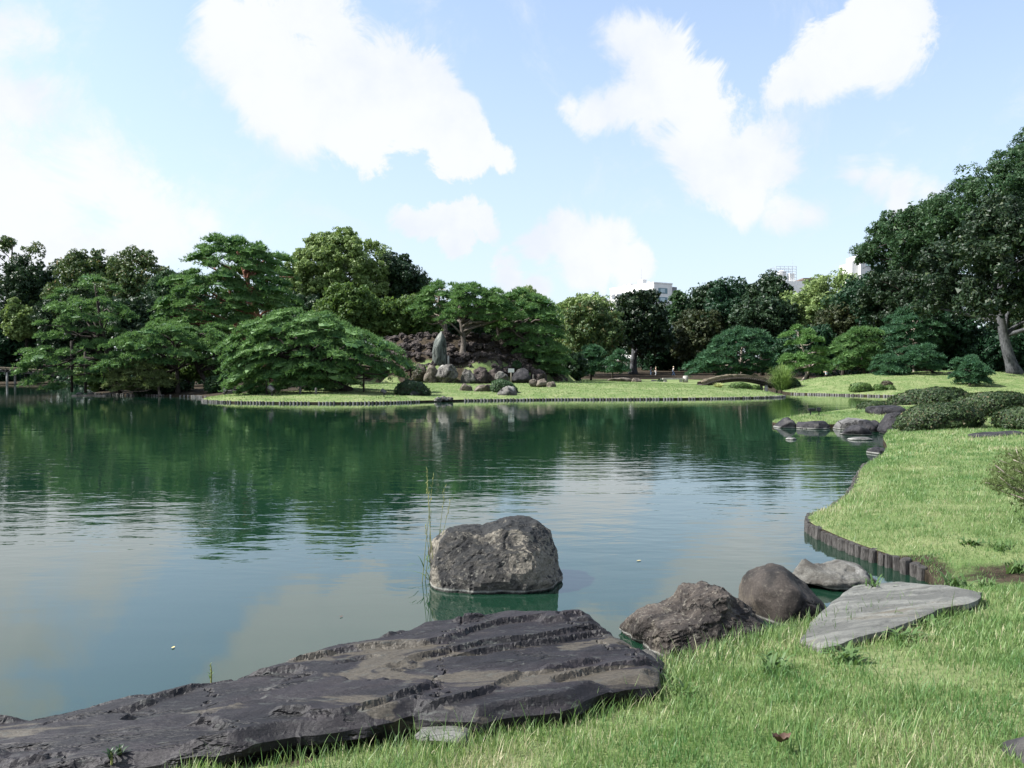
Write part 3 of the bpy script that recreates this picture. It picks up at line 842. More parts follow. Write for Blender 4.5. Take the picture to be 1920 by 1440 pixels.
def pine(name, label, poly, Y, thick, leaf, bark='bark_red', trunk=None, r0=0.22, seed=1, R=0.8, npad=60, tk=90, cat='tree', group=None, front=0.6, flat=0.72, needle=0.0040, nlimb=30, droop=0.3, extra=None, rmin=0.8):
    rg = np.random.default_rng(seed)
    xz = poly_world(poly, Y)
    trunk = [tuple(P(q[0], q[1], Y + (q[2] if len(q) > 2 else 0))[:]) for q in trunk]
    bx_, by_ = trunk[0][0], trunk[0][1]
    bz = gz(bx_, by_) - 0.1
    trunk[0] = (bx_, by_, bz)
    root = thing(name, label, cat, (bx_, by_, bz), group)
    pads = sample_crown(xz, Y, thick, npad, R * rmin * 1.55, rg, R * 0.42, front, flat)
    cx = np.array([xz[:, 0].mean(), Y])
    Cs, Ds, cores = [], [], []
    D1, F1 = get_ico(2)
    for c in pads:
        r = R * rg.uniform(0.65, 1.3)
        out = np.array([c[0] - cx[0], c[1] - cx[1]])
        out = out / (np.linalg.norm(out) + 1e-6) * droop * min(1, np.linalg.norm(out) / (np.ptp(xz[:, 0]) * 0.5 + 1e-6))
        n = int(tk * 1.25 * (r / R)**1.6)
        a = rg.uniform(0, 2 * math.pi, n); q = np.sqrt(rg.random(n))
        el = rg.uniform(0.75, 1.25)
        lob = 1 + 0.28 * np.sin(a * 3 + rg.uniform(0, 6)) + 0.15 * np.sin(a * 5 + rg.uniform(0, 6))
        x = np.cos(a) * q * r * lob * el; y = np.sin(a) * q * r * lob
        lump = 0.11 * r * np.sin(x / r * 5 + c[0] * 9) * np.sin(y / r * 5 + c[2] * 7)
        z = 0.5 * r * (1 - q**2.4) - out[0] * x - out[1] * y + lump + rg.normal(size=n) * 0.05 * r - 0.12 * r * (rg.random(n) < 0.25)
        ct_ = D1 * np.array([r * 0.72 * el, r * 0.72, r * 0.2]) * (1 + 0.28 * rg.normal(size=(len(D1), 1)))
        ct_[:, 2] += 0.2 * r - out[0] * ct_[:, 0] - out[1] * ct_[:, 1] + rg.normal(size=len(D1)) * 0.06 * r
        cores.append((ct_ + c, F1))
        Cs.append(np.column_stack([c[0] + x, c[1] + y, c[2] + z]))
        Ds.append(np.column_stack([np.cos(a) * q * 0.8 , np.sin(a) * q * 0.8, np.full(n, 0.75)]))
    C = np.concatenate(Cs); D = unit(np.concatenate(Ds))
    L = needle * Y
    A = tufts(C, D, L * rg.uniform(0.75, 1.2, len(C)), np.full(len(C), L * 0.22), 5, 0.55, rg)
    A = cat_meshes([A] + cores); A = (A[0], A[1][0])
    CROWN_TRIS[0] += len(A[1])
    mk('crown', A[0], A[1], M[leaf], root)
    parts = wood_parts(trunk, r0, pads - np.array([0, 0, R * 0.1]), rg, nlimb, 0.34, sag=0.06)
    for ex in (extra or []):
        pth = smooth_path([P(q[0], q[1], Y + (q[2] if len(q) > 2 else 0))[:] for q in ex[1]], 10)
        parts.append(tube(pth, np.linspace(ex[0], ex[0] * 0.3, 10), 7))
    Vw, Fw = cat_meshes(parts)
    mk('trunk', Vw, Fw, M[bark], root, smooth=True)
    return root
def hedge(name, label, outline, Y, depth, leaf, seed=1, n=5000, size=0.07, cat='hedge', group=None, power=0.8, bump=0.13):
    rg = np.random.default_rng(seed)
    c, R, sz = polar_map(outline, Y)
    base = (c[0], Y, gz(c[0], Y))
    root = thing(name, label, cat, base, group)
    d = unit(rg.normal(size=(n, 3)))
    d[:, 2] = np.where(d[:, 2] < -0.35, -d[:, 2], d[:, 2])
    pnt = mapped(d, c, R, Y, depth, power)
    c3 = np.array([c[0], Y, c[1]])
    lump = np.array([noise.noise(Vector(p) * (1.6 / max(sz[1], 0.2)) + Vector((seed, 0, 0))) + 0.5 * noise.noise(Vector(p) * (5 / max(sz[1], 0.2))) for p in pnt])
    pnt = c3 + (pnt - c3) * (0.95 + bump * lump + rg.normal(size=n) * 0.03)[:, None]
    nn = unit(unit((pnt - c3) / np.array([1, 1, 0.7])) + rg.normal(size=(n, 3)) * 0.5 + np.array([0, 0, 0.2]))
    A = cards(pnt, nn, size * rg.uniform(0.6, 1.3, n), 0.6, rg)
    mk('foliage', A[0], A[1], M[leaf], root)
    D, Fc = get_ico(3)
    Vc = mapped(D, c, R, Y, depth, power)
    lump = np.array([noise.noise(Vector(p) * (1.6 / max(sz[1], 0.2)) + Vector((seed, 0, 0))) for p in Vc])
    Vc = c3 + (Vc - c3) * (0.88 + bump * lump)[:, None]
    mk('twigs', Vc, Fc, M['core'], root, smooth=True)
    return root

# ------------------------------------------------------------------ trees
def E(cx, cy, rx, ry, n=18, seed=0, lob=0.06):
    r = random.Random(seed + int(cx * 7 + cy))
    ph = [r.uniform(0, 6.28) for _ in range(3)]
    out = []
    for i in range(n):
        a = 2 * math.pi * i / n
        k = 1 + lob * (math.sin(3 * a + ph[0]) + 0.7 * math.sin(5 * a + ph[1]) + 0.5 * math.sin(7 * a + ph[2]))
        out.append((cx + rx * k * math.cos(a), cy - ry * k * math.sin(a)))
    return out

# the wood far behind, one dark mass of leaves
rg = np.random.default_rng(77)
wood = []
for cx, cy, rx, ry, Y in [(-150, 620, 120, 150, 150), (20, 620, 120, 120, 150), (200, 620, 130, 110, 152), (380, 620, 120, 110, 150), (560, 620, 120, 90, 150), (740, 630, 120, 80, 150), (900, 640, 110, 70, 190),
                           (1040, 640, 100, 70, 195), (1180, 640, 110, 80, 200), (1320, 630, 110, 90, 205), (1460, 630, 120, 95, 205), (1600, 620, 130, 100, 190), (1760, 600, 140, 140, 140), (1900, 560, 150, 200, 130), (2060, 540, 160, 240, 130), (-260, 600, 120, 160, 150),
                           (1140, 700, 60, 14, 182), (1240, 690, 90, 24, 186), (1360, 692, 90, 24, 184), (1470, 690, 80, 26, 175), (1560, 690, 70, 22, 150), (1660, 690, 80, 22, 122), (1760, 690, 70, 24, 112), (1950, 650, 130, 70, 116), (1850, 660, 90, 50, 114), (2080, 620, 120, 110, 120), (40, 706, 110, 16, 142), (170, 712, 60, 14, 118), (270, 700, 70, 24, 104), (380, 700, 70, 26, 96), (500, 700, 70, 26, 92)]:
    xz = poly_world(E(cx, cy, rx, ry), Y)
    c = sample_crown(xz, Y, 7 if ry > 40 else 2, 60, 1.2, rg, 0.8 if ry > 40 else 0.3)
    n = 5000 if ry > 40 else 1500
    p_ = c[rg.integers(0, len(c), n)] + np.clip(rg.normal(size=(n, 3)), -1.7, 1.7) * (np.array([1.5, 1.5, 1.2]) if ry > 40 else np.array([0.8, 0.6, 0.35]))
    wood.append(cards(p_, unit(rg.normal(size=(n, 3)) + np.array([-0.2, -0.5, 0.5])), rg.uniform(0.4, 0.9, n) * (1 if ry > 40 else 0.7), 0.7, rg))
Vc, Fc = cat_meshes(wood)
wd = mk('woodland', Vc, Fc, M['deep'])
wd['kind'] = 'stuff'
tag(wd, 'dark mass of woodland closing the view behind the garden trees', 'woodland')

B = broadleaf
# left background
B('evergreen_oak', 'tall dark evergreen at the left edge, highest of the trees there', [(-150, 700), (-150, 470), (-60, 408), (18, 412), (58, 438), (84, 464), (114, 488), (125, 560), (120, 690)], 152, 8, 'oak', seed=11, R=1.7)
B('evergreen_oak', 'evergreen oak with brownish tufts, second skyline crown from the left', E(178, 556, 72, 88), 138, 6, 'oak', seed=12, R=1.5)
B('evergreen_oak', 'evergreen oak behind the left pines, skyline crown just left of the tall red pine', E(268, 556, 66, 82), 130, 6, 'oak', seed=13, R=1.5)
B('evergreen_oak', 'rounded evergreen oak in front of the leftmost tall tree', E(75, 570, 70, 85), 146, 6, 'oak_dark', seed=14, R=1.4)
B('evergreen_oak', 'dark evergreen oak close behind the pine with props', E(140, 620, 70, 75), 134, 5, 'oak_dark', seed=15, R=1.3)
B('evergreen_oak', 'dark evergreen filling the gap between the propped pine and the tall red pine', E(270, 610, 62, 62), 100, 5, 'oak_dark', seed=16, R=1.2)
B('evergreen_oak', 'dark low tree above the left bridge', E(20, 640, 75, 55), 145, 5, 'deep', seed=17, R=1.6)
B('maple_tree', 'yellow green maple hanging above the left bridge', E(48, 600, 34, 40), 140, 3, 'camphor', seed=18, R=0.9, gap=0.6)
B('evergreen_shrub', 'dark shrub mass at the water behind the left bridge', E(40, 705, 80, 22), 143, 3, 'deep', seed=19, R=1.1, cat='shrub')
B('evergreen_oak', 'dark tree behind the tall red pine on its left', E(335, 575, 55, 72), 108, 4, 'fresh', seed=20, R=1.3)
# centre background
B('camphor_tree', 'large rounded yellow green tree crown rising over the middle left skyline', [(540, 570), (538, 505), (558, 475), (598, 447), (640, 433), (690, 440), (722, 466), (738, 500), (738, 565), (640, 590)], 112, 7, 'camphor', trunk=[(640, 690), (642, 600), (640, 520)], r0=0.6, seed=21, R=1.1, nmax=150, dens=0.75, gap=1.15)
B('evergreen_oak', 'dark rounded evergreen touching the right side of the yellow green crown', [(712, 575), (712, 492), (742, 476), (778, 490), (800, 518), (803, 560), (760, 585)], 115, 6, 'oak_dark', seed=22, R=1.3)
B('maple_tree', 'bright green maple below the large rounded yellow green crown', [(592, 600), (608, 560), (648, 528), (692, 540), (715, 575), (700, 640), (600, 640)], 98, 4, 'maple', seed=23, R=1.1)
B('maple_tree', 'broad green maple behind the top left of the rockery', [(680, 640), (690, 582), (730, 558), (790, 555), (828, 580), (842, 640)], 99, 4, 'maple', seed=24, R=1.1)
B('evergreen_oak', 'dark tree behind the wide spreading pine', E(570, 610, 62, 60), 104, 4, 'oak_dark', seed=25, R=1.2)
B('camphor_tree', 'small pale green crown peeping over the pines right of the rockery', E(985, 572, 34, 30), 124, 3, 'camphor', seed=26, R=1.0)
B('evergreen_oak', 'olive green rounded tree right of the rockery pines', [(1032, 640), (1040, 575), (1075, 552), (1125, 553), (1150, 580), (1150, 640), (1120, 690), (1060, 690)], 150, 6, 'camphor', seed=27, R=1.7)
B('evergreen_oak', 'broad dark olive tree just left of the tall tree by the white building', E(1110, 625, 58, 62), 142, 5, 'oak', seed=28, R=1.5)
B('tall_evergreen', 'tall dark tree with a bare pale trunk in front of the white building', [(1122, 650), (1128, 595), (1150, 562), (1165, 545), (1200, 535), (1228, 540), (1252, 570), (1275, 612), (1270, 655), (1220, 672), (1150, 672)], 158, 6, 'glossy', bark='bark_grey', trunk=[(1187, 706), (1190, 650), (1196, 580)], r0=0.75, seed=29, R=1.7, leafk=0.0036)
B('tall_evergreen', 'small pointed dark tree right of the white building', [(1250, 610), (1256, 562), (1269, 540), (1284, 560), (1294, 610)], 180, 3, 'fresh', seed=30, R=1.3)
B('evergreen_oak', 'dark evergreen rising right of the white building', [(1275, 690), (1285, 600), (1305, 558), (1340, 530), (1372, 520), (1398, 530), (1400, 600), (1385, 690)], 172, 7, 'deep', seed=31, R=1.9)
B('evergreen_oak', 'dark domed tree just left of the steel tank frame', [(1370, 640), (1378, 560), (1405, 526), (1440, 516), (1462, 528), (1478, 570), (1475, 640)], 165, 7, 'oak_dark', seed=32, R=1.8)
B('evergreen_oak', 'brownish green tree behind the strolling visitors', E(1310, 640, 52, 58), 166, 5, 'brownish', seed=33, R=1.6)
B('evergreen_oak', 'deep green tree in shade behind the visitors', E(1240, 655, 45, 48), 176, 5, 'deep', seed=34, R=1.6)
B('evergreen_oak', 'dark green tree behind the layered pine of the right bank', E(1430, 610, 60, 55), 150, 5, 'oak_dark', seed=35, R=1.6)
# right background
B('camphor_tree', 'yellow green tree below the steel tank frame on the skyline', [(1445, 640), (1455, 565), (1495, 535), (1555, 512), (1600, 514), (1622, 560), (1600, 640)], 152, 6, 'camphor', seed=36, R=1.8)
B('evergreen_oak', 'blue green tree sloping up to the window building on the right', [(1500, 660), (1530, 590), (1585, 532), (1640, 500), (1690, 500), (1710, 570), (1695, 670), (1580, 690)], 126, 6, 'fresh', seed=37, R=1.6)
B('evergreen_oak', 'shaded brownish tree behind the right bank pines', E(1580, 620, 55, 52), 118, 4, 'brownish', seed=38, R=1.3)
B('zelkova_tree', 'airy green tree leaning over the window building', [(1621, 482), (1630, 440), (1660, 404), (1700, 378), (1765, 374), (1805, 420), (1805, 520), (1700, 528), (1650, 505)], 108, 6, 'fresh', seed=39, R=1.6)
B('zelkova_tree', 'huge bright green tree crown at the top right corner', [(1750, 425), (1757, 355), (1800, 312), (1858, 266), (1925, 232), (2060, 200), (2130, 300), (2120, 480), (1900, 490), (1790, 465)], 94, 8, 'fresh', trunk=[(1990, 720), (1980, 560), (1960, 400)], r0=0.7, seed=40, R=1.9, nmax=100)
B('magnolia_tree', 'great dark glossy tree with a leaning mottled trunk at the right edge', [(1738, 575), (1733, 485), (1768, 424), (1838, 380), (1950, 375), (2060, 420), (2090, 560), (2000, 640), (1900, 615), (1820, 612), (1765, 605)], 82, 6.5, 'glossy', bark='bark_grey', trunk=[(1903, 716), (1888, 655), (1876, 590), (1880, 480)], r0=0.62, seed=41, R=1.7, leafk=0.004, nmax=110)
B('evergreen_oak', 'dark tree in shade behind the airy green one', E(1705, 560, 80, 75), 106, 5, 'glossy', seed=42, R=1.4)
B('evergreen_oak', 'shaded dark tree behind the small pines of the right lawn', E(1760, 635, 75, 58), 101, 3.5, 'deep', seed=43, R=1.1, trunk=[(1772, 705), (1768, 640), (1760, 590)])
B('evergreen_shrub', 'dark shrubbery behind the leaning mottled trunk', E(1890, 665, 110, 40), 99, 3, 'deep', seed=44, R=1.1, cat='shrub')
B('evergreen_oak', 'dark tree beyond the right edge behind the mottled trunk', E(1960, 620, 90, 75), 106, 4, 'deep', seed=45, R=1.4)
B('evergreen_shrub', 'dark rounded shrub behind the three round rocks of the lawn', E(1065, 690, 40, 28), 92, 2.2, 'oak_dark', trunk=[(1066, 716), (1066, 700), (1066, 685)], r0=0.12, seed=46, R=0.6, cat='shrub')
B('evergreen_shrub', 'dark shrub at the foot of the rightmost rockery pine', E(1005, 690, 42, 28), 84.5, 2, 'oak_dark', seed=47, R=0.6, cat='shrub')
B('evergreen_shrub', 'leafy shrub below the curved dark pine trunk', E(412, 722, 22, 16), 68, 1, 'fresh', seed=48, R=0.4, cat='shrub')
B('evergreen_shrub', 'light green shrub behind the two dark pine trunks', E(350, 690, 60, 28), 80, 2, 'maple', seed=49, R=0.7, cat='shrub')
B('evergreen_shrub', 'dark shrub at the water below the yellowish pine', E(300, 726, 60, 14), 70.5, 1.2, 'oak_dark', seed=50, R=0.45, cat='shrub')
B('evergreen_shrub', 'bright shrub hanging over the water under the propped pine', E(190, 700, 40, 34), 77, 1.6, 'maple', seed=51, R=0.7, cat='shrub')

B('evergreen_oak', 'dark tree behind the two left rockery pines', E(880, 608, 80, 42), 106, 4, 'oak_dark', seed=52, R=1.2)
B('evergreen_oak', 'dark tree behind the drooping rightmost rockery pine', E(985, 640, 70, 50), 107, 4, 'oak_dark', seed=53, R=1.2)
B('evergreen_oak', 'dark tree between the tall red pine and the spreading pine', E(470, 640, 80, 50), 96, 4, 'oak_dark', seed=54, R=1.2)
B('evergreen_oak', 'shaded dark tree close behind the bright cloud-pruned pine', E(1512, 655, 50, 45), 112, 3.5, 'deep', seed=55, R=1.2)
B('evergreen_oak', 'dark round tree filling the slope below the airy green tree', E(1640, 570, 60, 60), 114, 4, 'deep', seed=56, R=1.3)
B('evergreen_oak', 'dark tree behind the domed tree left of the tank frame', E(1330, 590, 60, 55), 180, 5, 'oak_dark', seed=57, R=1.8)
# pines
pine('propped_pine', 'pine leaning over the water on two props at the left', [(45, 735), (38, 665), (80, 625), (75, 590), (100, 560), (135, 520), (175, 512), (218, 535), (245, 580), (235, 625), (225, 680), (205, 725), (130, 738)], 71, 2.6, 'pine', 'bark_dark',
     trunk=[(222, 736, 1), (205, 680), (190, 610), (178, 535)], r0=0.26, seed=61, R=0.85, npad=58, tk=85)
pine('red_pine', 'tall red pine with a reddish trunk, highest pine on the left island', [(372, 478), (395, 455), (422, 442), (480, 452), (530, 470), (528, 505), (562, 540), (570, 585), (500, 592), (455, 625), (400, 642), (330, 645), (298, 622), (308, 580), (328, 545), (328, 505)], 76, 3.6, 'pine', 'bark_red',
     trunk=[(505, 728), (490, 620), (474, 560), (455, 500), (440, 455)], r0=0.42, seed=62, R=1.0, npad=120, tk=100, nlimb=45, rmin=0.66, extra=[(0.2, [(484, 600), (440, 570), (425, 530), (400, 500)]), (0.16, [(470, 545), (520, 520), (550, 520)]), (0.18, [(495, 640), (440, 612), (380, 615)])])
pine('pine_tree', 'low spreading pine on a straight dark trunk left of the curved trunk', [(203, 705), (208, 655), (250, 622), (305, 602), (360, 615), (385, 650), (370, 690), (300, 690), (250, 705)], 69, 2.6, 'pine', 'bark_dark',
     trunk=[(334, 728), (330, 680), (322, 640), (290, 620)], r0=0.2, seed=63, R=0.8, npad=52, tk=85)
pine('pine_tree', 'pine with a strongly curved dark trunk on the left island', [(345, 690), (350, 640), (390, 605), (430, 610), (445, 650), (440, 700), (400, 700)], 70.5, 2.0, 'pine', 'bark_dark',
     trunk=[(404, 727), (380, 706), (366, 676), (368, 640), (390, 615)], r0=0.24, seed=64, R=0.75, npad=30, tk=85)
pine('yellowish_pine', 'low yellowish pine drooping to the water at the left island', [(208, 736), (203, 702), (240, 682), (290, 676), (320, 698), (328, 730), (270, 738)], 68.5, 1.5, 'pine_yellow', 'bark_pale', trunk=[(300, 738), (290, 705), (270, 690)], r0=0.12, seed=65, R=0.6, npad=36, tk=80)
pine('spreading_pine', 'wide spreading pine covering the front of the left island lawn', [(428, 715), (424, 645), (458, 607), (500, 588), (560, 582), (622, 590), (662, 612), (722, 630), (757, 652), (770, 685), (765, 712), (735, 722), (690, 715), (640, 732), (600, 744), (560, 732), (520, 746), (470, 750), (436, 742)], 60.5, 3.2, 'pine', 'bark_dark',
     trunk=[(655, 742, 1), (625, 715), (590, 665), (540, 630), (500, 610)], r0=0.3, seed=66, R=0.8, npad=190, tk=85, nlimb=55, droop=0.6, rmin=0.68, extra=[(0.12, [(610, 690), (660, 672), (700, 668)]), (0.12, [(590, 660), (520, 650), (470, 680)])])
pine('rockery_pine', 'leftmost pine on top of the rockery with pale forked limbs', [(772, 592), (783, 548), (815, 526), (850, 528), (872, 545), (872, 590), (842, 598), (800, 612)], 84, 2.0, 'pine', 'bark_pale', trunk=[(836, 640), (834, 605), (826, 575), (820, 545)], r0=0.26, seed=67, R=0.75, npad=34, tk=85, extra=[(0.14, [(836, 618), (815, 596), (792, 582)])])
pine('rockery_pine', 'pine on a thick pale trunk standing before the rockery wall', [(822, 606), (832, 580), (850, 560), (848, 542), (888, 527), (940, 545), (966, 578), (952, 606), (908, 618), (872, 604), (845, 612)], 79.5, 2.2, 'pine', 'bark', trunk=[(867, 676, -0.5), (869, 640), (866, 612), (862, 580), (868, 550)], r0=0.32, seed=68, R=0.75, npad=46, tk=90, extra=[(0.2, [(868, 622), (884, 600), (905, 575)])])
pine('rockery_pine', 'rightmost rockery pine with drooping dark boughs down to the lawn', [(912, 615), (928, 562), (960, 547), (1000, 543), (1035, 572), (1052, 615), (1066, 675), (1052, 708), (1005, 708), (985, 685), (955, 650)], 82.5, 3.0, 'pine', 'bark', trunk=[(946, 668), (936, 625), (940, 590), (955, 560)], r0=0.4, seed=69, R=0.9, npad=80, tk=90, extra=[(0.2, [(940, 640), (965, 620), (990, 600)])])
pine('layered_pine', 'large layered dark pine behind the turf bridge', [(1278, 708), (1300, 675), (1350, 625), (1395, 607), (1440, 625), (1468, 665), (1470, 705), (1400, 712)], 128, 4, 'pine_blue', 'bark_pale', trunk=[(1392, 712), (1390, 670), (1395, 630)], r0=0.3, seed=70, R=1.25, npad=75, tk=80)
pine('small_pine', 'small layered pine left of the bare pale trunk, under the olive tree', [(1080, 708), (1092, 655), (1112, 640), (1130, 660), (1140, 705)], 122, 1.8, 'pine_blue', 'bark_dark', trunk=[(1108, 714), (1110, 680), (1112, 650)], r0=0.15, seed=71, R=0.9, npad=26, tk=80)
pine('small_pine', 'small layered pine touching the foot of the bare pale trunk', [(1132, 702), (1140, 668), (1158, 650), (1172, 662), (1176, 702)], 118, 1.6, 'pine_blue', 'bark_dark', trunk=[(1147, 714), (1150, 690), (1155, 660)], r0=0.14, seed=72, R=0.8, npad=22, tk=80)
pine('garden_pine', 'bright cloud-pruned pine with pale limbs beside the fountain grass', [(1464, 700), (1467, 655), (1470, 622), (1500, 609), (1530, 622), (1540, 645), (1552, 672), (1548, 702), (1505, 712)], 92, 2.0, 'pine_light', 'bark_pale', trunk=[(1503, 714), (1518, 688), (1506, 655), (1496, 628)], r0=0.2, seed=73, R=0.75, npad=26, tk=95, rmin=0.8, flat=0.5)
pine('garden_pine', 'upright green pine right of the bright cloud-pruned one', [(1556, 700), (1562, 655), (1585, 622), (1615, 612), (1642, 622), (1652, 660), (1645, 698)], 96, 2.2, 'pine', 'bark_dark', trunk=[(1623, 712), (1618, 680), (1608, 635)], r0=0.18, seed=74, R=0.8, npad=42, tk=85)
pine('garden_pine', 'wide layered pine in shade above the small lawn pines', [(1638, 640), (1665, 598), (1715, 566), (1765, 575), (1775, 640), (1720, 668), (1650, 675)], 98, 2.6, 'pine_blue', 'bark_pale', trunk=[(1715, 708), (1712, 660), (1715, 610)], r0=0.2, seed=75, R=0.9, npad=46, tk=80)
pine('garden_pine', 'small dense cone-shaped pine on the right lawn crest', [(1636, 714), (1640, 688), (1655, 666), (1678, 665), (1694, 686), (1698, 714), (1665, 722)], 83, 1.6, 'pine_blue', 'bark_dark', trunk=[(1668, 722), (1668, 700), (1667, 675)], r0=0.12, seed=76, R=0.5, npad=44, tk=70)
pine('garden_pine', 'small pine leaning left on a bent trunk on the right lawn', [(1688, 680), (1698, 652), (1735, 645), (1760, 668), (1764, 695), (1742, 702), (1712, 690)], 82, 1.5, 'pine_blue', 'bark_dark', trunk=[(1766, 714), (1750, 698), (1735, 675), (1720, 660)], r0=0.15, seed=77, R=0.55, npad=28, tk=75)
pine('garden_pine', 'small dark pine nearest the water on the right lawn', [(1790, 705), (1797, 678), (1815, 668), (1838, 680), (1847, 705), (1840, 724), (1800, 722)], 73, 1.4, 'pine_blue', 'bark_dark', trunk=[(1818, 728), (1818, 705), (1817, 680)], r0=0.11, seed=78, R=0.45, npad=40, tk=65)

# ------------------------------------------------------------------ rocks: foreground
SLABPOLY = []
o, pl = slab('flat_boulder', 'long flat dark slate boulder lying at the near bank', [(-120, 1392, 0.09), (0, 1352, 0.099), (65, 1353, 0.117), (150, 1334, 0.135), (230, 1313, 0.162), (340, 1290, 0.189), (440, 1276, 0.207), (500, 1253, 0.243), (620, 1222, 0.254), (700, 1206, 0.271), (760, 1190, 0.287), (800, 1171, 0.312), (870, 1165, 0.32), (950, 1150, 0.344), (1040, 1153, 0.344), (1102, 1152, 0.353), (1150, 1190, 0.344), (1200, 1214, 0.344), (1243, 1250, 0.328), (1230, 1284, 0.328), (1150, 1298, 0.328), (1050, 1334, 0.312), (905, 1354, 0.303), (774, 1344, 0.295), (702, 1362, 0.287), (564, 1384, 0.271), (453, 1402, 0.279), (328, 1423, 0.243), (249, 1442, 0.216), (100, 1480, 0.18), (-120, 1530, 0.126)],
     0.55, M['slab'], seed=4, spacing=0.0145, amp=0.04, freq=1.5, axis=0.36, undercut=0.2, terr=0.045)
SLABPOLY.append(pl)
rock('boulder', 'rounded pitted boulder standing alone in the water', [(806, 1110), (806, 1040), (822, 1010), (842, 992), (868, 988), (905, 990), (935, 980), (975, 973), (1003, 980), (1028, 1000), (1042, 1030), (1046, 1065), (1052, 1078), (1046, 1105), (1000, 1135), (900, 1145), (840, 1135)], 8.05, 0.5, M['boulder'], sub=6, amp=0.12, freq=2.0, seed=8, cuts=1, ridg=0.5, power=0.55, keep=0.95)
rock('rock', 'lumpy brown rock with a rounded peak at the near bank', [(1146, 1180), (1165, 1166), (1200, 1150), (1240, 1138), (1272, 1128), (1292, 1102), (1320, 1094), (1345, 1098), (1362, 1120), (1395, 1138), (1425, 1160), (1445, 1190), (1440, 1235), (1350, 1255), (1240, 1245), (1175, 1215)], 6.25, 0.5, M['lumpy'], sub=6, amp=0.17, freq=2.3, seed=21, cuts=3, ridg=0.55)
rock('rock', 'dark smooth rounded rock behind the lumpy brown one', [(1395, 1165), (1396, 1110), (1404, 1080), (1425, 1063), (1450, 1060), (1475, 1068), (1500, 1088), (1530, 1110), (1550, 1140), (1535, 1180), (1450, 1200)], 6.95, 0.4, M['round_dark'], sub=5, amp=0.08, freq=1.5, seed=33, cuts=4, ridg=0.4)
rock('rock', 'pale low two-humped rock at the waterline behind the dark rounded rock', [(1470, 1075), (1473, 1052), (1492, 1041), (1512, 1048), (1535, 1064), (1560, 1065), (1582, 1055), (1610, 1062), (1638, 1088), (1640, 1110), (1600, 1130), (1560, 1115), (1520, 1092)], 8.0, 0.35, M['pale_wet'], sub=5, amp=0.16, freq=2.2, seed=45, cuts=7)
o, pl = slab('flat_stone', 'pale flat layered stone set in the grass of the near bank', [(1498, 1206, 0.24), (1520, 1165, 0.24), (1560, 1125, 0.24), (1600, 1097, 0.22), (1680, 1090, 0.23), (1770, 1098, 0.27), (1842, 1110, 0.34), (1830, 1126, 0.36), (1760, 1140, 0.36), (1700, 1165, 0.36), (1620, 1190, 0.34), (1540, 1215, 0.3)], 0.4, M['pale'], seed=9, spacing=0.02, amp=0.02, freq=2.4, axis=0.35, undercut=0.1, terr=0.012)
SLABPOLY.append(pl)
rock('rock', 'pale wedge of stone at the right end of the long flat boulder', [(1196, 1225), (1225, 1225), (1245, 1245), (1250, 1285), (1215, 1300), (1195, 1260)], 5.15, 0.22, M['pale_wet'], sub=4, amp=0.14, freq=1.6, seed=52, cuts=5)
rock('rock', 'thin pale stone under the front edge of the long flat boulder', [(765, 1380), (790, 1366), (850, 1360), (905, 1364), (915, 1377), (850, 1390)], 4.12, 0.13, M['pale'], sub=4, amp=0.12, freq=1.6, seed=53, cuts=5)
rock('rock', 'dark stone cut by the lower right corner', [(1885, 1450), (1895, 1420), (1920, 1388), (1960, 1380), (1980, 1460), (1930, 1490)], 3.55, 0.15, M['shore'], sub=4, amp=0.08, seed=54)
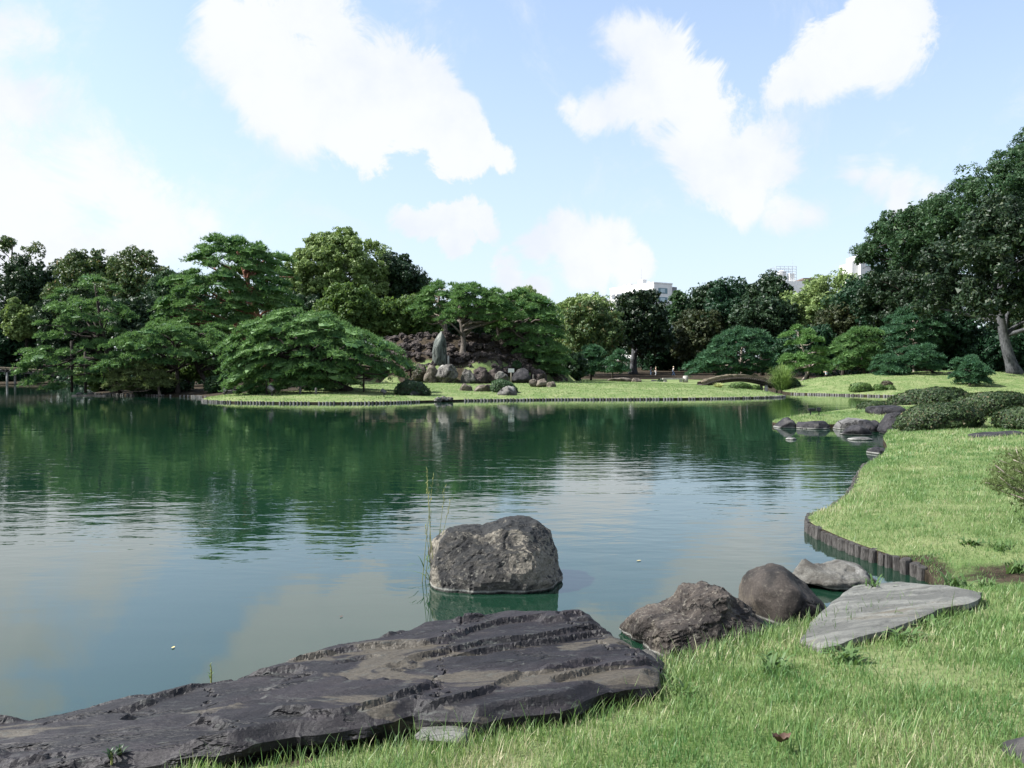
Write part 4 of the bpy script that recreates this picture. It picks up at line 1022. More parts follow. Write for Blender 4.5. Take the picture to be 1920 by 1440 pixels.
# right shore rocks
S = [('dark peaked rock at the tip of the right spit', [(1450, 803), (1462, 792), (1474, 783), (1484, 785), (1492, 800), (1490, 810), (1460, 812)], 30.3, 0.5, 'shore'),
     ('low dark rock along the spit edge right of its tip', [(1494, 803), (1497, 791), (1520, 791), (1545, 789), (1562, 799), (1564, 808), (1500, 810)], 29.7, 0.5, 'shore'),
     ('rock with a pale flat top on the spit edge', [(1562, 803), (1575, 790), (1595, 783), (1625, 787), (1632, 800), (1600, 812), (1565, 810)], 29.3, 0.6, 'shore_pale'),
     ('dark blocky rock right of the pale topped one on the spit', [(1612, 805), (1617, 789), (1640, 787), (1650, 794), (1650, 808), (1625, 814)], 28.4, 0.5, 'shore'),
     ('dark dome rock standing in the water before the spit', [(1573, 813), (1585, 804), (1605, 796), (1620, 800), (1632, 813), (1625, 822), (1580, 822)], 26.8, 0.5, 'shore'),
     ('upright dark rock beside the front azalea hedge', [(1649, 808), (1660, 790), (1668, 775), (1690, 772), (1698, 785), (1696, 812), (1660, 816)], 27.2, 0.5, 'shore'),
     ('big dark flat-topped rock in front of the back hedge', [(1616, 775), (1632, 762), (1665, 760), (1696, 762), (1698, 775), (1680, 792), (1640, 790)], 31.5, 0.7, 'shore'),
     ('low flat grey rock awash below the dome rock', [(1586, 824), (1600, 820), (1625, 819), (1638, 824), (1630, 831), (1595, 831)], 24.8, 0.3, 'shore_pale'),
     ('tiny flat grey rock alone in the water before the spit', [(1471, 823), (1480, 819), (1490, 820), (1494, 824), (1488, 829), (1476, 829)], 24.9, 0.16, 'shore_pale'),
     ('dark cracked rock where the log edging ends', [(1627, 852), (1630, 842), (1645, 837), (1664, 842), (1668, 852), (1655, 862), (1632, 862)], 20.6, 0.3, 'shore'),
     ('flat worn rock in the grass behind the cracked one', [(1662, 848), (1680, 838), (1710, 833), (1737, 834), (1725, 842), (1690, 854)], 20.9, 0.5, 'shore_pale'),
     ('long flat dark rock lying in the lawn below the right hedge', [(1797, 824), (1810, 815), (1850, 811), (1905, 808), (1922, 814), (1915, 824), (1860, 832), (1815, 834)], 21.3, 0.4, 'shore'),
     ('dark rock on the right lawn beside the leaning pine', [(1764, 712), (1768, 700), (1785, 697), (1797, 703), (1796, 714), (1775, 716)], 82.5, 0.8, 'shore')]
for i, (lb, ol, Y, dp, mt) in enumerate(S):
    rock('rock', lb, ol, Y, dp, M[mt], sub=4, amp=0.16, freq=1.8, seed=100 + i, cuts=6, ridg=0.5)
# centre rocks
S = [('pale rounded rock at the left end of the row below the standing stone', [(794, 716), (794, 693), (803, 684), (815, 684), (824, 695), (826, 716), (810, 722)], 75.4, 0.9, 'brown_grey'),
     ('large pale angular rock below the standing stone', [(812, 718), (815, 695), (822, 684), (848, 682), (857, 692), (858, 716), (840, 722)], 75.0, 1.0, 'grey'),
     ('cone shaped grey rock right of the large angular one', [(856, 717), (864, 698), (874, 688), (884, 690), (896, 716), (875, 722)], 75.2, 0.8, 'grey'),
     ('grey rock with a flat face behind the pale sign', [(926, 716), (930, 697), (940, 690), (950, 695), (954, 716), (940, 720)], 75.6, 0.8, 'grey'),
     ('dark bluish rounded rock at the right end of the rockery foot', [(958, 716), (962, 695), (975, 688), (990, 693), (1000, 716), (980, 722)], 76.5, 0.9, 'shore'),
     ('pale pink rounded rock, left of the lawn rock row', [(858, 733), (861, 721), (869, 717), (880, 721), (890, 725), (892, 736), (875, 740)], 65.0, 0.6, 'brown_grey'),
     ('brown rock with a hollow side in the middle of the lawn rock row', [(884, 736), (888, 723), (910, 721), (925, 719), (930, 728), (926, 740), (905, 741)], 64.0, 0.7, 'brown_grey'),
     ('striped grey rock at the water before the clipped dome bush', [(922, 742), (930, 729), (945, 722), (962, 725), (972, 734), (968, 748), (950, 754), (935, 752)], 61.0, 0.8, 'grey'),
     ('left of the three round rocks on the open lawn', [(990, 724), (992, 713), (1002, 710), (1012, 714), (1012, 726), (998, 728)], 70.5, 0.55, 'brown_grey'),
     ('middle of the three round rocks on the open lawn', [(1005, 724), (1008, 711), (1020, 710), (1030, 714), (1030, 726), (1014, 728)], 70.2, 0.6, 'brown_grey'),
     ('right of the three round rocks on the open lawn', [(1022, 726), (1026, 717), (1036, 715), (1045, 719), (1046, 727), (1034, 729)], 69.8, 0.5, 'brown_grey'),
     ('bluish rock below the dark bush on the island lawn', [(752, 740), (758, 732), (775, 731), (795, 737), (796, 744), (770, 746)], 58.0, 0.6, 'shore'),
     ('long low brown rock at the crest of the open lawn', [(1136, 717), (1142, 710), (1165, 708), (1185, 709), (1187, 718), (1160, 720)], 96, 1.0, 'brown_grey'),
     ('reddish brown rock right of the long low one on the lawn crest', [(1180, 718), (1184, 709), (1195, 708), (1204, 713), (1203, 719), (1190, 721)], 95, 0.8, 'brown_grey'),
     ('dark low rock on the path near the visitors', [(1216, 717), (1222, 712), (1232, 713), (1236, 719), (1224, 721)], 118, 0.8, 'shore'),
     ('large dark rock by the water near the turf bridge foot', [(1400, 733), (1404, 726), (1414, 727), (1420, 734), (1410, 738)], 80, 0.6, 'shore'),
     ('grey rock behind the spotlight on the left island tip', [(415, 738), (425, 731), (440, 730), (447, 738), (430, 742)], 64.5, 0.6, 'grey'),
     ('pale flat rock in the far water left of the island', [(160, 725), (166, 721), (176, 721), (180, 725), (170, 728)], 105, 0.7, 'pale')]
for i, (lb, ol, Y, dp, mt) in enumerate(S):
    rock('rock', lb, ol, Y, dp, M[mt], sub=4, amp=0.17, freq=1.9, seed=200 + i, cuts=14, ridg=0.55, keep=0.83)
for i, (lb, ol, Y) in enumerate([('dark lava boulder right of the cone shaped rock', [(884, 718), (887, 697), (900, 685), (914, 692), (922, 718), (900, 724)], 76.0),
        ('wide dark lava boulder left of the flat faced grey rock', [(904, 718), (912, 698), (926, 690), (940, 700), (945, 718), (925, 724)], 76.4),
        ('dark lava boulder at the far right of the rockery foot', [(992, 718), (998, 696), (1012, 690), (1024, 700), (1028, 718), (1010, 724)], 78.0),
        ('dark lava boulder tucked behind the brown dry bush', [(774, 700), (780, 684), (792, 680), (800, 690), (802, 704), (788, 708)], 77.4)]):
    rock('lava_boulder', lb, ol, Y, 0.9, M['lava'], sub=4, amp=0.25, freq=2.4, seed=240 + i, cuts=10, ridg=0.6, keep=0.86)
rock('standing_stone', 'tall green grey standing stone on the rockery terrace', [(811, 688), (810, 660), (813, 640), (820, 627), (827, 621), (833, 630), (837, 642), (838, 665), (837, 688), (824, 692)], 77.2, 0.7, M['greenstone'], sub=5, amp=0.10, freq=1.2, seed=61, cuts=6, stretch=(1.4, 1.4, 0.35), power=0.7, cat='standing stone')
# rockery lava stones
protos = []
for i in range(7):
    D, Fc = get_ico(3)
    V = D * np.array([1, 0.8, 0.75])
    V = displace(V, np.zeros(3), 0.75, 2.0, 900 + i, 6, 0.6)
    protos.append(mesh_data('lava_rock', V, Fc, M['lava'], smooth=False))
rr = random.Random(3)
n = 0
tries = 0
while n < 290 and tries < 16000:
    tries += 1
    x = rr.uniform(-18, 5.5); y = rr.uniform(76, 90)
    e = float(mound_e(x, y))
    bands = ((-0.01, 0.035, 0.45, 0.9), (0.095, 0.16, 0.4, 0.85), (0.21, 0.28, 0.4, 0.8), (0.33, 0.41, 0.4, 0.75))
    hit = [b for b in bands if b[0] < e < b[1]]
    if not hit and rr.random() > 0.12: continue
    if e < 0.05 and -9.2 < x < -4 : continue
    if e < 0 or (0.03 < e < 0.09): continue
    a0, a1 = (hit[0][2], hit[0][3]) if hit else (0.25, 0.5)
    s_ = rr.uniform(a0, a1) * rr.uniform(0.45, 0.95)
    o = bpy.data.objects.new('lava_rock', protos[rr.randrange(7)])
    COL.objects.link(o)
    o.location = (x, y, gz(x, y) + s_ * 0.12)
    o.scale = (s_ * rr.uniform(0.8, 1.3), s_ * rr.uniform(0.8, 1.2), s_ * rr.uniform(0.7, 1.1))
    o.rotation_euler = (rr.uniform(-0.5, 0.5), rr.uniform(-0.5, 0.5), rr.uniform(0, 6.28))
    tag(o, 'jagged dark lava rock built into the rockery mound', 'rock', 'dark lava rocks of the rockery mound')
    n += 1
rub = []
pm = [(np.array([v.co[:] for v in q.vertices]), np.array([p_.vertices[:] for p_ in q.polygons])) for q in protos[:4]]
D2, F2 = get_ico(2)
pm = [(displace(D2 * np.array([1, 0.9, 0.8]), np.zeros(3), 0.7, 1.9, 950 + i, 5, 0.6), F2) for i in range(6)]
cnt = 0
while cnt < 620:
    x = rr.uniform(-18, 6); y = rr.uniform(76, 89)
    e = float(mound_e(x, y))
    if not ((0.10 < e < 0.42) or (-0.004 < e < 0.05 and x > -4.2)): continue
    s_ = rr.uniform(0.12, 0.34) * (1.3 if e < 0.05 else 1)
    a_ = rr.uniform(0, 6.28)
    Vp, Fp = pm[rr.randrange(6)]
    M3 = np.array(Matrix.Rotation(a_, 3, 'Z') @ Matrix.Rotation(rr.uniform(-0.6, 0.6), 3, 'X'))
    rub.append(((Vp * s_ * np.array([rr.uniform(0.8, 1.5), 1, rr.uniform(0.7, 1.1)])) @ M3.T + np.array([x, y, gz(x, y) + s_ * 0.2]), Fp))
    cnt += 1
Vr, Fr = cat_meshes(rub)
ru = mk('lava_rubble', Vr, Fr, M['lava'])
ru['kind'] = 'stuff'
tag(ru, 'small broken lava rubble filling the ledges of the rockery mound', 'rubble')
for i in range(9):
    x, y = rr.uniform(-5.4, -3.8), 55.3 + rr.uniform(-0.3, 0.5)
    y = 55.4 + (x + 5.9) * 0.76 + rr.uniform(-0.3, 0.3)
    o = bpy.data.objects.new('cobble', protos[i % 7]); COL.objects.link(o)
    s_ = rr.uniform(0.14, 0.26)
    o.location = (x, y, 0.12 + rr.uniform(0, 0.12)); o.scale = (s_ * 1.3, s_, s_ * 0.8); o.rotation_euler = (0, 0, rr.uniform(0, 6))
    o.data = o.data.copy(); o.data.materials.clear(); o.data.materials.append(M['grey'])
    tag(o, 'small pale stone in the pile at the island waterline', 'stone', 'pale stones piled at the waterline')

# ------------------------------------------------------------------ hedges and clipped bushes
hedge('azalea_hedge', 'long dark azalea mound at the back of the right spit', [(1655, 770), (1668, 747), (1710, 733), (1760, 727), (1800, 728), (1828, 738), (1822, 755), (1770, 772), (1700, 780)], 36, 1.3, 'azalea', 1, 11000, 0.13)
hedge('azalea_hedge', 'small low azalea at the left end of the back mound', [(1606, 772), (1612, 759), (1635, 753), (1662, 754), (1672, 765), (1660, 780), (1625, 780)], 34.5, 0.7, 'azalea', 2, 4000, 0.11)
hedge('azalea_hedge', 'front azalea mound beside the upright dark rock', [(1680, 800), (1688, 780), (1715, 765), (1760, 754), (1805, 757), (1835, 770), (1845, 790), (1800, 805), (1730, 812), (1695, 810)], 25, 1.0, 'azalea', 3, 14000, 0.085)
hedge('azalea_hedge', 'azalea mound above and right of the front one', [(1780, 770), (1800, 750), (1845, 738), (1890, 735), (1925, 745), (1925, 765), (1880, 780), (1820, 785)], 28.5, 1.2, 'azalea', 4, 12000, 0.095)
hedge('azalea_hedge', 'azalea mound cut by the right edge above the flat dark rock', [(1870, 795), (1880, 775), (1910, 765), (1960, 762), (1990, 780), (1980, 810), (1930, 818), (1885, 810)], 23.5, 1.0, 'azalea', 5, 10000, 0.085)
S = [('clipped oval bush, largest on the right lawn', [(1592, 732), (1597, 720), (1615, 717), (1630, 720), (1634, 730), (1622, 738), (1603, 738)], 71.5, 0.9, 'box', 2600, 0.16),
     ('clipped round bush right of the oval one', [(1637, 730), (1641, 722), (1650, 720), (1659, 725), (1659, 734), (1646, 737)], 71, 0.5, 'box', 1500, 0.15),
     ('clipped round bush, rightmost of the small lawn group', [(1658, 732), (1661, 724), (1669, 722), (1678, 727), (1677, 735), (1665, 737)], 71, 0.5, 'box', 1500, 0.15),
     ('purplish clipped bush behind the pair of round ones', [(1652, 722), (1656, 715), (1664, 714), (1673, 718), (1672, 726), (1660, 728)], 73.5, 0.5, 'purple', 1500, 0.15),
     ('dark wide bush at the right foot of the spreading pine', [(738, 735), (745, 720), (765, 713), (790, 716), (806, 730), (808, 742), (780, 746), (750, 745)], 58.5, 1.0, 'oak_dark', 3500, 0.15),
     ('clipped dome bush behind the striped grey rock', [(918, 728), (924, 715), (940, 711), (958, 717), (970, 728), (973, 742), (950, 748), (928, 742)], 63, 0.9, 'fresh', 3000, 0.15),
     ('brown dry bush left of the pale rock row', [(770, 715), (774, 697), (786, 691), (798, 696), (800, 715), (785, 720)], 76.2, 0.8, 'purple', 2000, 0.16),
     ('clipped low green bush before the turf bridge', [(1363, 728), (1372, 719), (1390, 717), (1407, 721), (1413, 730), (1390, 735)], 79, 0.9, 'box', 2200, 0.17),
     ('small green bush right of the low one before the bridge', [(1408, 729), (1413, 722), (1422, 723), (1427, 731), (1416, 734)], 80, 0.5, 'box', 1000, 0.17),
     ('green round shrub against the fountain grass', [(1470, 732), (1474, 712), (1488, 708), (1500, 718), (1500, 732), (1485, 738)], 80.5, 0.7, 'fresh', 1800, 0.2),
     ('low green bush on the path left of the last visitor', [(1230, 718), (1236, 711), (1246, 712), (1252, 718), (1240, 721)], 116, 0.8, 'oak_dark', 900, 0.25),
     ('small dark bush at the right foot of the rockery', [(960, 690), (962, 678), (970, 675), (978, 682), (976, 692), (968, 696)], 78.5, 0.4, 'fresh', 1000, 0.16)]
for i, (lb, ol, Y, dp, lf, n, sz) in enumerate(S):
    hedge('clipped_bush', lb, ol, Y, dp, lf, 20 + i, n, sz, 'bush', power=0.75, bump=0.07)

# ------------------------------------------------------------------ log edgings
logs = []
logs_pale = []
rr = random.Random(12)
for i in range(5):
    n = 14
    Vl, Fl = tube([(0, 0, -0.5), (0, 0, 0.3), (0, 0, 0.93), (0, 0, 1.0)], [1, 1, 0.97, 0.86], n)
    Vl = np.array(Vl)
    th = np.arctan2(Vl[:, 1], Vl[:, 0])
    Vl[:, :2] *= (1 + 0.10 * np.sin(th * 2 + i) + 0.06 * np.sin(th * 5 + 2 * i))[:, None]
    Vl[:, 2] += np.where(Vl[:, 2] > 0.8, 0.05 * np.cos(th + i), 0)
    logs.append(mesh_data('log', Vl, Fl, M['wood'], smooth=False))
    logs_pale.append(mesh_data('log', Vl, Fl, M['wood_pale'], smooth=False))
def shore_run(a, b):
    ia = int(np.argmin(((SHORE - np.array(a))**2).sum(1))); ib = int(np.argmin(((SHORE - np.array(b))**2).sum(1)))
    idx = list(range(ia, ib + 1)) if ib >= ia else list(range(ib, ia + 1))
    return SHORE[idx]
def edging(name, label, a, b, step, rad, h, skip=0.0, out=0.03, wobble=0.05):
    line = shore_run(a, b)
    d = np.concatenate([[0], np.cumsum(np.linalg.norm(np.diff(line, axis=0), axis=1))])
    root = thing(name, label, 'edging', (line[0][0], line[0][1], 0))
    q = 0.0
    while q < d[-1]:
        x = np.interp(q, d, line[:, 0]); y = np.interp(q, d, line[:, 1])
        r = rad * rr.uniform(0.8, 1.15)
        if rr.random() >= skip:
            o = bpy.data.objects.new('log', (logs_pale if y > 40 and rr.random() < .7 else logs)[rr.randrange(5)])
            COL.objects.link(o)
            o.parent = root
            o.location = (x - line[0][0] + rr.uniform(-1, 1) * wobble * rad, y - line[0][1] + rr.uniform(-1, 1) * wobble * rad, 0)
            o.scale = (r, r, h * rr.uniform(0.86, 1.1))
            o.rotation_euler = (rr.uniform(-0.05, 0.05), rr.uniform(-0.05, 0.05), rr.uniform(0, 6.28))
        q += step * rr.uniform(0.9, 1.1)
    return root
edging('log_edging', 'curved edging of short weathered logs along the near right lawn', (4.08, 8.2), (8.6, 18.7), 0.122, 0.056, 0.145, 0, 0.03, 0.25)
edging('log_edging', 'row of log stakes along the open middle lawn', (0.9, 58.8), (23.0, 67.5), 0.24, 0.07, 0.155, 0.08)
edging('log_edging', 'dark row of log stakes along the left island lawn', (-22.9, 59.5), (-6.2, 55.4), 0.24, 0.068, 0.15, 0.08)
edging('log_edging', 'short row of log stakes before the striped rock', (-3.6, 57.4), (0.6, 58.6), 0.24, 0.08, 0.16, 0.02)
edging('log_edging', 'pale low stake row along the far right bank', (36.5, 65), (26.2, 75.6), 0.24, 0.09, 0.15, 0.05)
edging('log_edging', 'sparse stakes around the dark left island', (-40.3, 76.5), (-24.5, 64), 0.3, 0.08, 0.17, 0.25)

# ------------------------------------------------------------------ bridges
def arch_bridge(name, label, x0, x1, Y, wdt, ztop, drop, thick, turf, deck, piers, seed):
    root = thing(name, label, 'bridge', ((x0 + x1) / 2, Y, 0))
    n = 40
    xs = np.linspace(x0, x1, n)
    u = (xs - x0) / (x1 - x0) * 2 - 1
    zt = ztop - drop * u * u
    rg = np.random.default_rng(seed)
    def sweep(z0, z1, y0, y1, lump):
        ny = 7
        V = []
        for i in range(n):
            for j in range(ny):
                y = y0 + (y1 - y0) * j / (ny - 1)
                V.append((xs[i], y, z1[i] + lump * (rg.normal() * 0.5 + noise.noise(Vector((xs[i] * 1.5, y, seed))))))
            V.append((xs[i], y1, z0[i])); V.append((xs[i], y0, z0[i]))
        k = ny + 2
        Q = []
        for i in range(n - 1):
            for j in range(k):
                j2 = (j + 1) % k
                Q.append((i * k + j, i * k + j2, (i + 1) * k + j2, (i + 1) * k + j))
        return np.array(V), np.array(Q)
    V, Q = sweep(zt - thick * 0.45, zt, Y - wdt / 2, Y + wdt / 2, 0.06)
    mk('turf_top', V, Q, turf, root)
    # each deck log crosses under the turf
    for i in range(0, n, 1):
        V, Fc = tube([(xs[i], Y - wdt / 2 - 0.08, zt[i] - thick * 0.55), (xs[i], Y + wdt / 2 + 0.08, zt[i] - thick * 0.55)], [thick * 0.16] * 2, 7)
        mk('deck_log', V, Fc, deck, root, smooth=True)
    for s_ in (-1, 1):
        V, Fc = tube(np.column_stack([xs, np.full(n, Y + s_ * wdt * 0.38), zt - thick * 0.85]), np.full(n, thick * 0.2), 8)
        mk('beam', V, Fc, deck, root, smooth=True)
    for px_ in piers:
        for s_ in (-1, 1):
            zz = float(np.interp(px_, xs, zt)) - thick * 0.9
            V, Fc = tube([(px_, Y + s_ * wdt * 0.36, -0.5), (px_, Y + s_ * wdt * 0.36, zz)], [0.2, 0.17], 9)
            mk('pier', V, Fc, M['stone'], root, smooth=True)
        V, Fc = box((px_, Y, zz + 0.05), (0.3, wdt * 1.0, 0.18))
        mk('crossbeam', V, Fc, M['wood_dark'], root)
    return root
arch_bridge('turf_bridge', 'low arched bridge topped with brown turf over the inlet at the right', P(1312, 715, 88).x, P(1452, 715, 88).x, 88, 2.4, 1.8, 0.8, 0.75, M['moss'], M['wood_dark'], [P(1432, 715, 88).x], 3)
arch_bridge('earth_bridge', 'arched earth bridge on stone piers at the far left', -104, -74.5, 133, 3.0, 2.95, 0.9, 0.75, M['moss'], M['wood'], [P(21, 715, 133).x, -97], 4)

# ------------------------------------------------------------------ buildings above the trees
def bpart(name, V, Fc, mat, root): return mk(name, V, Fc, mat, root)
def building_white():
    Y = 320
    c = P(1225, 560, Y); zt = P(1225, 531, Y).z; zr = P(1228, 529, Y).z
    x1 = P(1226, 560, Y).x
    root = thing('apartment_building', 'white flat-roofed building above the trees behind the tall dark tree', 'building', (x1, Y, 0))
    # long lit side runs left and back, the shaded end faces right
    def wallbox(name, a, b, w_, z0, z1, mat):
        a, b = np.array(a, float), np.array(b, float)
        d = (b - a) / np.linalg.norm(b - a); nrm = np.array([-d[1], d[0]])
        q = [a, b, b + nrm * w_, a + nrm * w_]
        V = [(p_[0], p_[1], z0) for p_ in q] + [(p_[0], p_[1], z1) for p_ in q]
        return bpart(name, V, box((0, 0, 0), (1, 1, 1))[1], mat, root)
    a = (P(1144, 560, 345).x, 345); b = (x1, Y)
    wallbox('wall', a, b, 9.5, 0, zt, M['white'])
    d = np.array([b[0] - a[0], b[1] - a[1]]); L = np.linalg.norm(d); d = d / L; nrm = np.array([-d[1], d[0]])
    # parapet slightly proud
    wallbox('parapet', np.array(a) - d * 0.15 - nrm * 0.15, np.array(b) + d * 0.15 - nrm * 0.15, 9.8, zt, zt + 0.5, M['white'])
    # long-side windows
    def face_win(t0, t1, z0, z1, name='window', mat='window', prd=0.12):
        p0 = np.array(a) + d * L * t0 - nrm * prd; p1 = np.array(a) + d * L * t1 - nrm * prd
        w_ = wallbox(name, p0, p1, 0.2, z0, z1, M[mat])
        return w_
    for t0, t1 in ((0.05, 0.12), (0.16, 0.3), (0.36, 0.5), (0.56, 0.7), (0.76, 0.9)):
        for lv in range(3):
            face_win(t0, t1, zt - 4.3 - lv * 3.2, zt - 2.2 - lv * 3.2, mat='shade')
    # end wall: panel and window
    e0 = np.array(b) + d * 0.02
    def end_box(name, s0, s1, z0, z1, prd, mat):
        p0 = np.array(b) + nrm * s0; p1 = np.array(b) + nrm * s1
        q = [p0 + d * 0.01, p0 + d * prd, p1 + d * prd, p1 + d * 0.01]
        V = [(p_[0], p_[1], z0) for p_ in q] + [(p_[0], p_[1], z1) for p_ in q]
        return bpart(name, V, box((0, 0, 0), (1, 1, 1))[1], mat, root)
    for lv in range(3):
        end_box('window', 2.2, 6.9, zt - 3.9 - lv * 3.6, zt - 1.7 - lv * 3.6, 0.1, M['window'])
        end_box('blind', 3.3, 5.6, zt - 3.5 - lv * 3.6, zt - 2.0 - lv * 3.6, 0.16, M['blind'])
    end_box('stair_bay', 9.5, 11.6, 0, zt - 1.0, 0.4, M['shade'])
    for lv in range(3): end_box('balcony', 9.4, 11.8, zt - 4.6 - lv * 3.2, zt - 3.4 - lv * 3.2, 0.7, M['white'])
    for t_, s_, h_ in ((0.25, 2.2, 0.9), (0.36, 1.6, 1.0), (0.62, 3.0, 2.0), (0.8, 1.5, 0.7)):
        p_ = np.array(a) + d * L * t_ + nrm * 3
        V, Fc = box((p_[0], p_[1], zt + 0.5 + h_ / 2), (s_, 2.0, h_), math.atan2(d[1], d[0]))
        bpart('roof_unit', V, Fc, M['offwhite'], root)
    p_ = np.array(a) + d * L * 0.6 + nrm * 3
    V, Fc = tube([(p_[0], p_[1], zt), (p_[0], p_[1], zt + 7)], [0.06, 0.03], 5)
    bpart('antenna', V, Fc, M['steel'], root)
    p0 = np.array(a) + nrm * 4 - d * 6
    V, Fc = box((p0[0], p0[1], (zt - 4) / 2), (7, 9, zt - 4), math.atan2(d[1], d[0]))
    bpart('side_wing', V, Fc, M['white'], root)
building_white()
def building_tank():
    Y = 270
    x0, x1 = P(1456, 530, Y).x, P(1494, 530, Y).x
    zt, zb = P(0, 499, Y).z, P(0, 527, Y).z
    root = thing('rooftop_building', 'white roof with an open steel frame around a tank on the skyline', 'building', (x0, Y, 0))
    V, Fc = box(((x0 + P(1513, 0, Y).x) / 2, Y + 4, zb / 2), (P(1513, 0, Y).x - x0, 8, zb)); bpart('wall', V, Fc, M['white'], root)
    V, Fc = box((P(1524, 0, Y).x, Y + 5, zb / 2 + 0.2), (3.9, 8, zb + 0.4)); bpart('annex', V, Fc, M['shade'], root)
    V, Fc = box((P(1525, 0, Y).x, Y + 5, zb + 0.75), (5.2, 9, 0.7)); bpart('annex_roof', V, Fc, M['brownroof'], root)
    nx, nz = 6, 6
    for yy in (Y + 0.5, Y + 6.5):
        for i in range(nx):
            x = x0 + (x1 - x0) * i / (nx - 1)
            V, Fc = tube([(x, yy, zb), (x, yy, zt)], [0.085] * 2, 5); bpart('frame_post', V, Fc, M['steel'], root)
        for k_ in range(nz):
            z = zb + (zt - zb) * (k_ + 0.5) / (nz - 0.5)
            V, Fc = tube([(x0, yy, z), (x1, yy, z)], [0.07] * 2, 5); bpart('frame_rail', V, Fc, M['steel'], root)
    for x in (x0, x1):
        for k_ in range(nz):
            z = zb + (zt - zb) * (k_ + 0.5) / (nz - 0.5)
            V, Fc = tube([(x, Y + 0.5, z), (x, Y + 6.5, z)], [0.07] * 2, 5); bpart('frame_rail', V, Fc, M['steel'], root)
    cx = x0 + (x1 - x0) * 0.42
    V, Fc = tube([(cx, Y + 3.5, zb + 0.3), (cx, Y + 3.5, zb + 3.6), (cx, Y + 3.5, zb + 4.0)], [1.5, 1.5, 0.4], 16); bpart('tank', V, Fc, M['offwhite'], root)
    V, Fc = box((x1 - 1.0, Y + 3, zb + 1.4), (1.7, 2.5, 2.8)); bpart('plant_box', V, Fc, M['white'], root)
    V, Fc = tube([(x1 - 0.4, Y + 3, zt), (x1 - 0.4, Y + 3, zt + 2.6)], [0.05, 0.03], 5); bpart('antenna', V, Fc, M['steel'], root)
building_tank()
def building_right():
    Y = 230
    x0, x1 = P(1617, 0, Y).x, P(1690, 0, Y).x
    zt = P(0, 476, Y).z
    root = thing('window_building', 'white building with a band of windows behind the airy green tree', 'building', (x0, Y, 0))
    V, Fc = box(((x0 + x1) / 2, Y + 5, zt / 2), (x1 - x0, 10, zt)); bpart('wall', V, Fc, M['offwhite'], root)
    xs0 = P(1605, 0, Y).x
    zl = P(0, 490, Y).z
    V, Fc = box(((xs0 + x0) / 2 - 0.002, Y + 6, zl / 2), (x0 - xs0, 9, zl)); bpart('side_wing', V, Fc, M['white'], root)
    for i in range(5):
        V, Fc = box((xs0 + 0.05 + (x0 - xs0 - 0.1) * i / 4, Y + 1.6, zl + 0.5), (0.06, 0.06, 1.0)); bpart('railing_post', V, Fc, M['steel'], root)
    V, Fc = box(((xs0 + x0) / 2, Y + 1.6, zl + 1.02), (x0 - xs0, 0.08, 0.08)); bpart('railing', V, Fc, M['steel'], root)
    z0, z1 = P(0, 499, Y).z, P(0, 485, Y).z
    for lv in range(2):
        for i in range(5):
            xa = P(1626 + i * 11.5, 0, Y).x; xb = P(1636.5 + i * 11.5, 0, Y).x
            V, Fc = box(((xa + xb) / 2, Y - 0.03, (z0 + z1) / 2 - lv * 3.6), (xb - xa + 0.12, 0.1, z1 - z0 + 0.12)); f_ = bpart('window', V, Fc, M['shade'], root)
            V, Fc = box(((xa + xb) / 2, Y - 0.08, (z0 + z1) / 2 - lv * 3.6), (xb - xa - 0.1, 0.06, z1 - z0 - 0.1)); mk('pane', V, Fc, M['blind'], f_)
    V, Fc = tube([(xs0 + 0.3, Y + 4, zl), (xs0 + 0.3, Y + 4, zl + 4)], [0.05, 0.03], 5); bpart('antenna', V, Fc, M['steel'], root)
    for k_ in range(4):
        V, Fc = tube([(xs0 - 0.3 + 0.1 * k_, Y + 4, zl + 2.6 + 0.35 * k_), (xs0 + 0.9 - 0.1 * k_, Y + 4, zl + 2.6 + 0.35 * k_)], [0.03] * 2, 4); bpart('antenna_bar', V, Fc, M['steel'], root)
building_right()

# ------------------------------------------------------------------ people
def skin_mesh(name, verts, edges, radii, mat, parent, root_i=0, sub=1, loc=(0, 0, 0)):
    me = bpy.data.meshes.new(name)
    me.from_pydata([tuple(v) for v in verts], edges, [])
    o = bpy.data.objects.new(name, me)
    COL.objects.link(o)
    o.parent = parent
    md = o.modifiers.new('skin', 'SKIN')
    sv = me.skin_vertices[0].data
    for i, r in enumerate(radii):
        sv[i].radius = (r, r) if not isinstance(r, tuple) else r
        sv[i].use_root = (i == root_i)
    s = o.modifiers.new('sub', 'SUBSURF'); s.levels = sub; s.render_levels = sub
    dg = bpy.context.evaluated_depsgraph_get()
    me2 = bpy.data.meshes.new_from_object(o.evaluated_get(dg))
    o.modifiers.clear()
    o.data = me2
    me2.materials.clear(); me2.materials.append(mat)
    me2.polygons.foreach_set('use_smooth', np.ones(len(me2.polygons), dtype=bool))
    return o
CL = {k_: mat_plain(k_, c_, 0.8, 0.15, 12) for k_, c_ in (('navy_cloth', (0.03, 0.045, 0.08)), ('jeans', (0.12, 0.2, 0.32)), ('black_cloth', (0.012, 0.012, 0.014)), ('white_cloth', (0.75, 0.74, 0.72)), ('pale_blue_cloth', (0.45, 0.52, 0.62)), ('straw_hat', (0.6, 0.5, 0.34)), ('dark_hair', (0.015, 0.012, 0.01)), ('red_bag', (0.2, 0.03, 0.03)))}
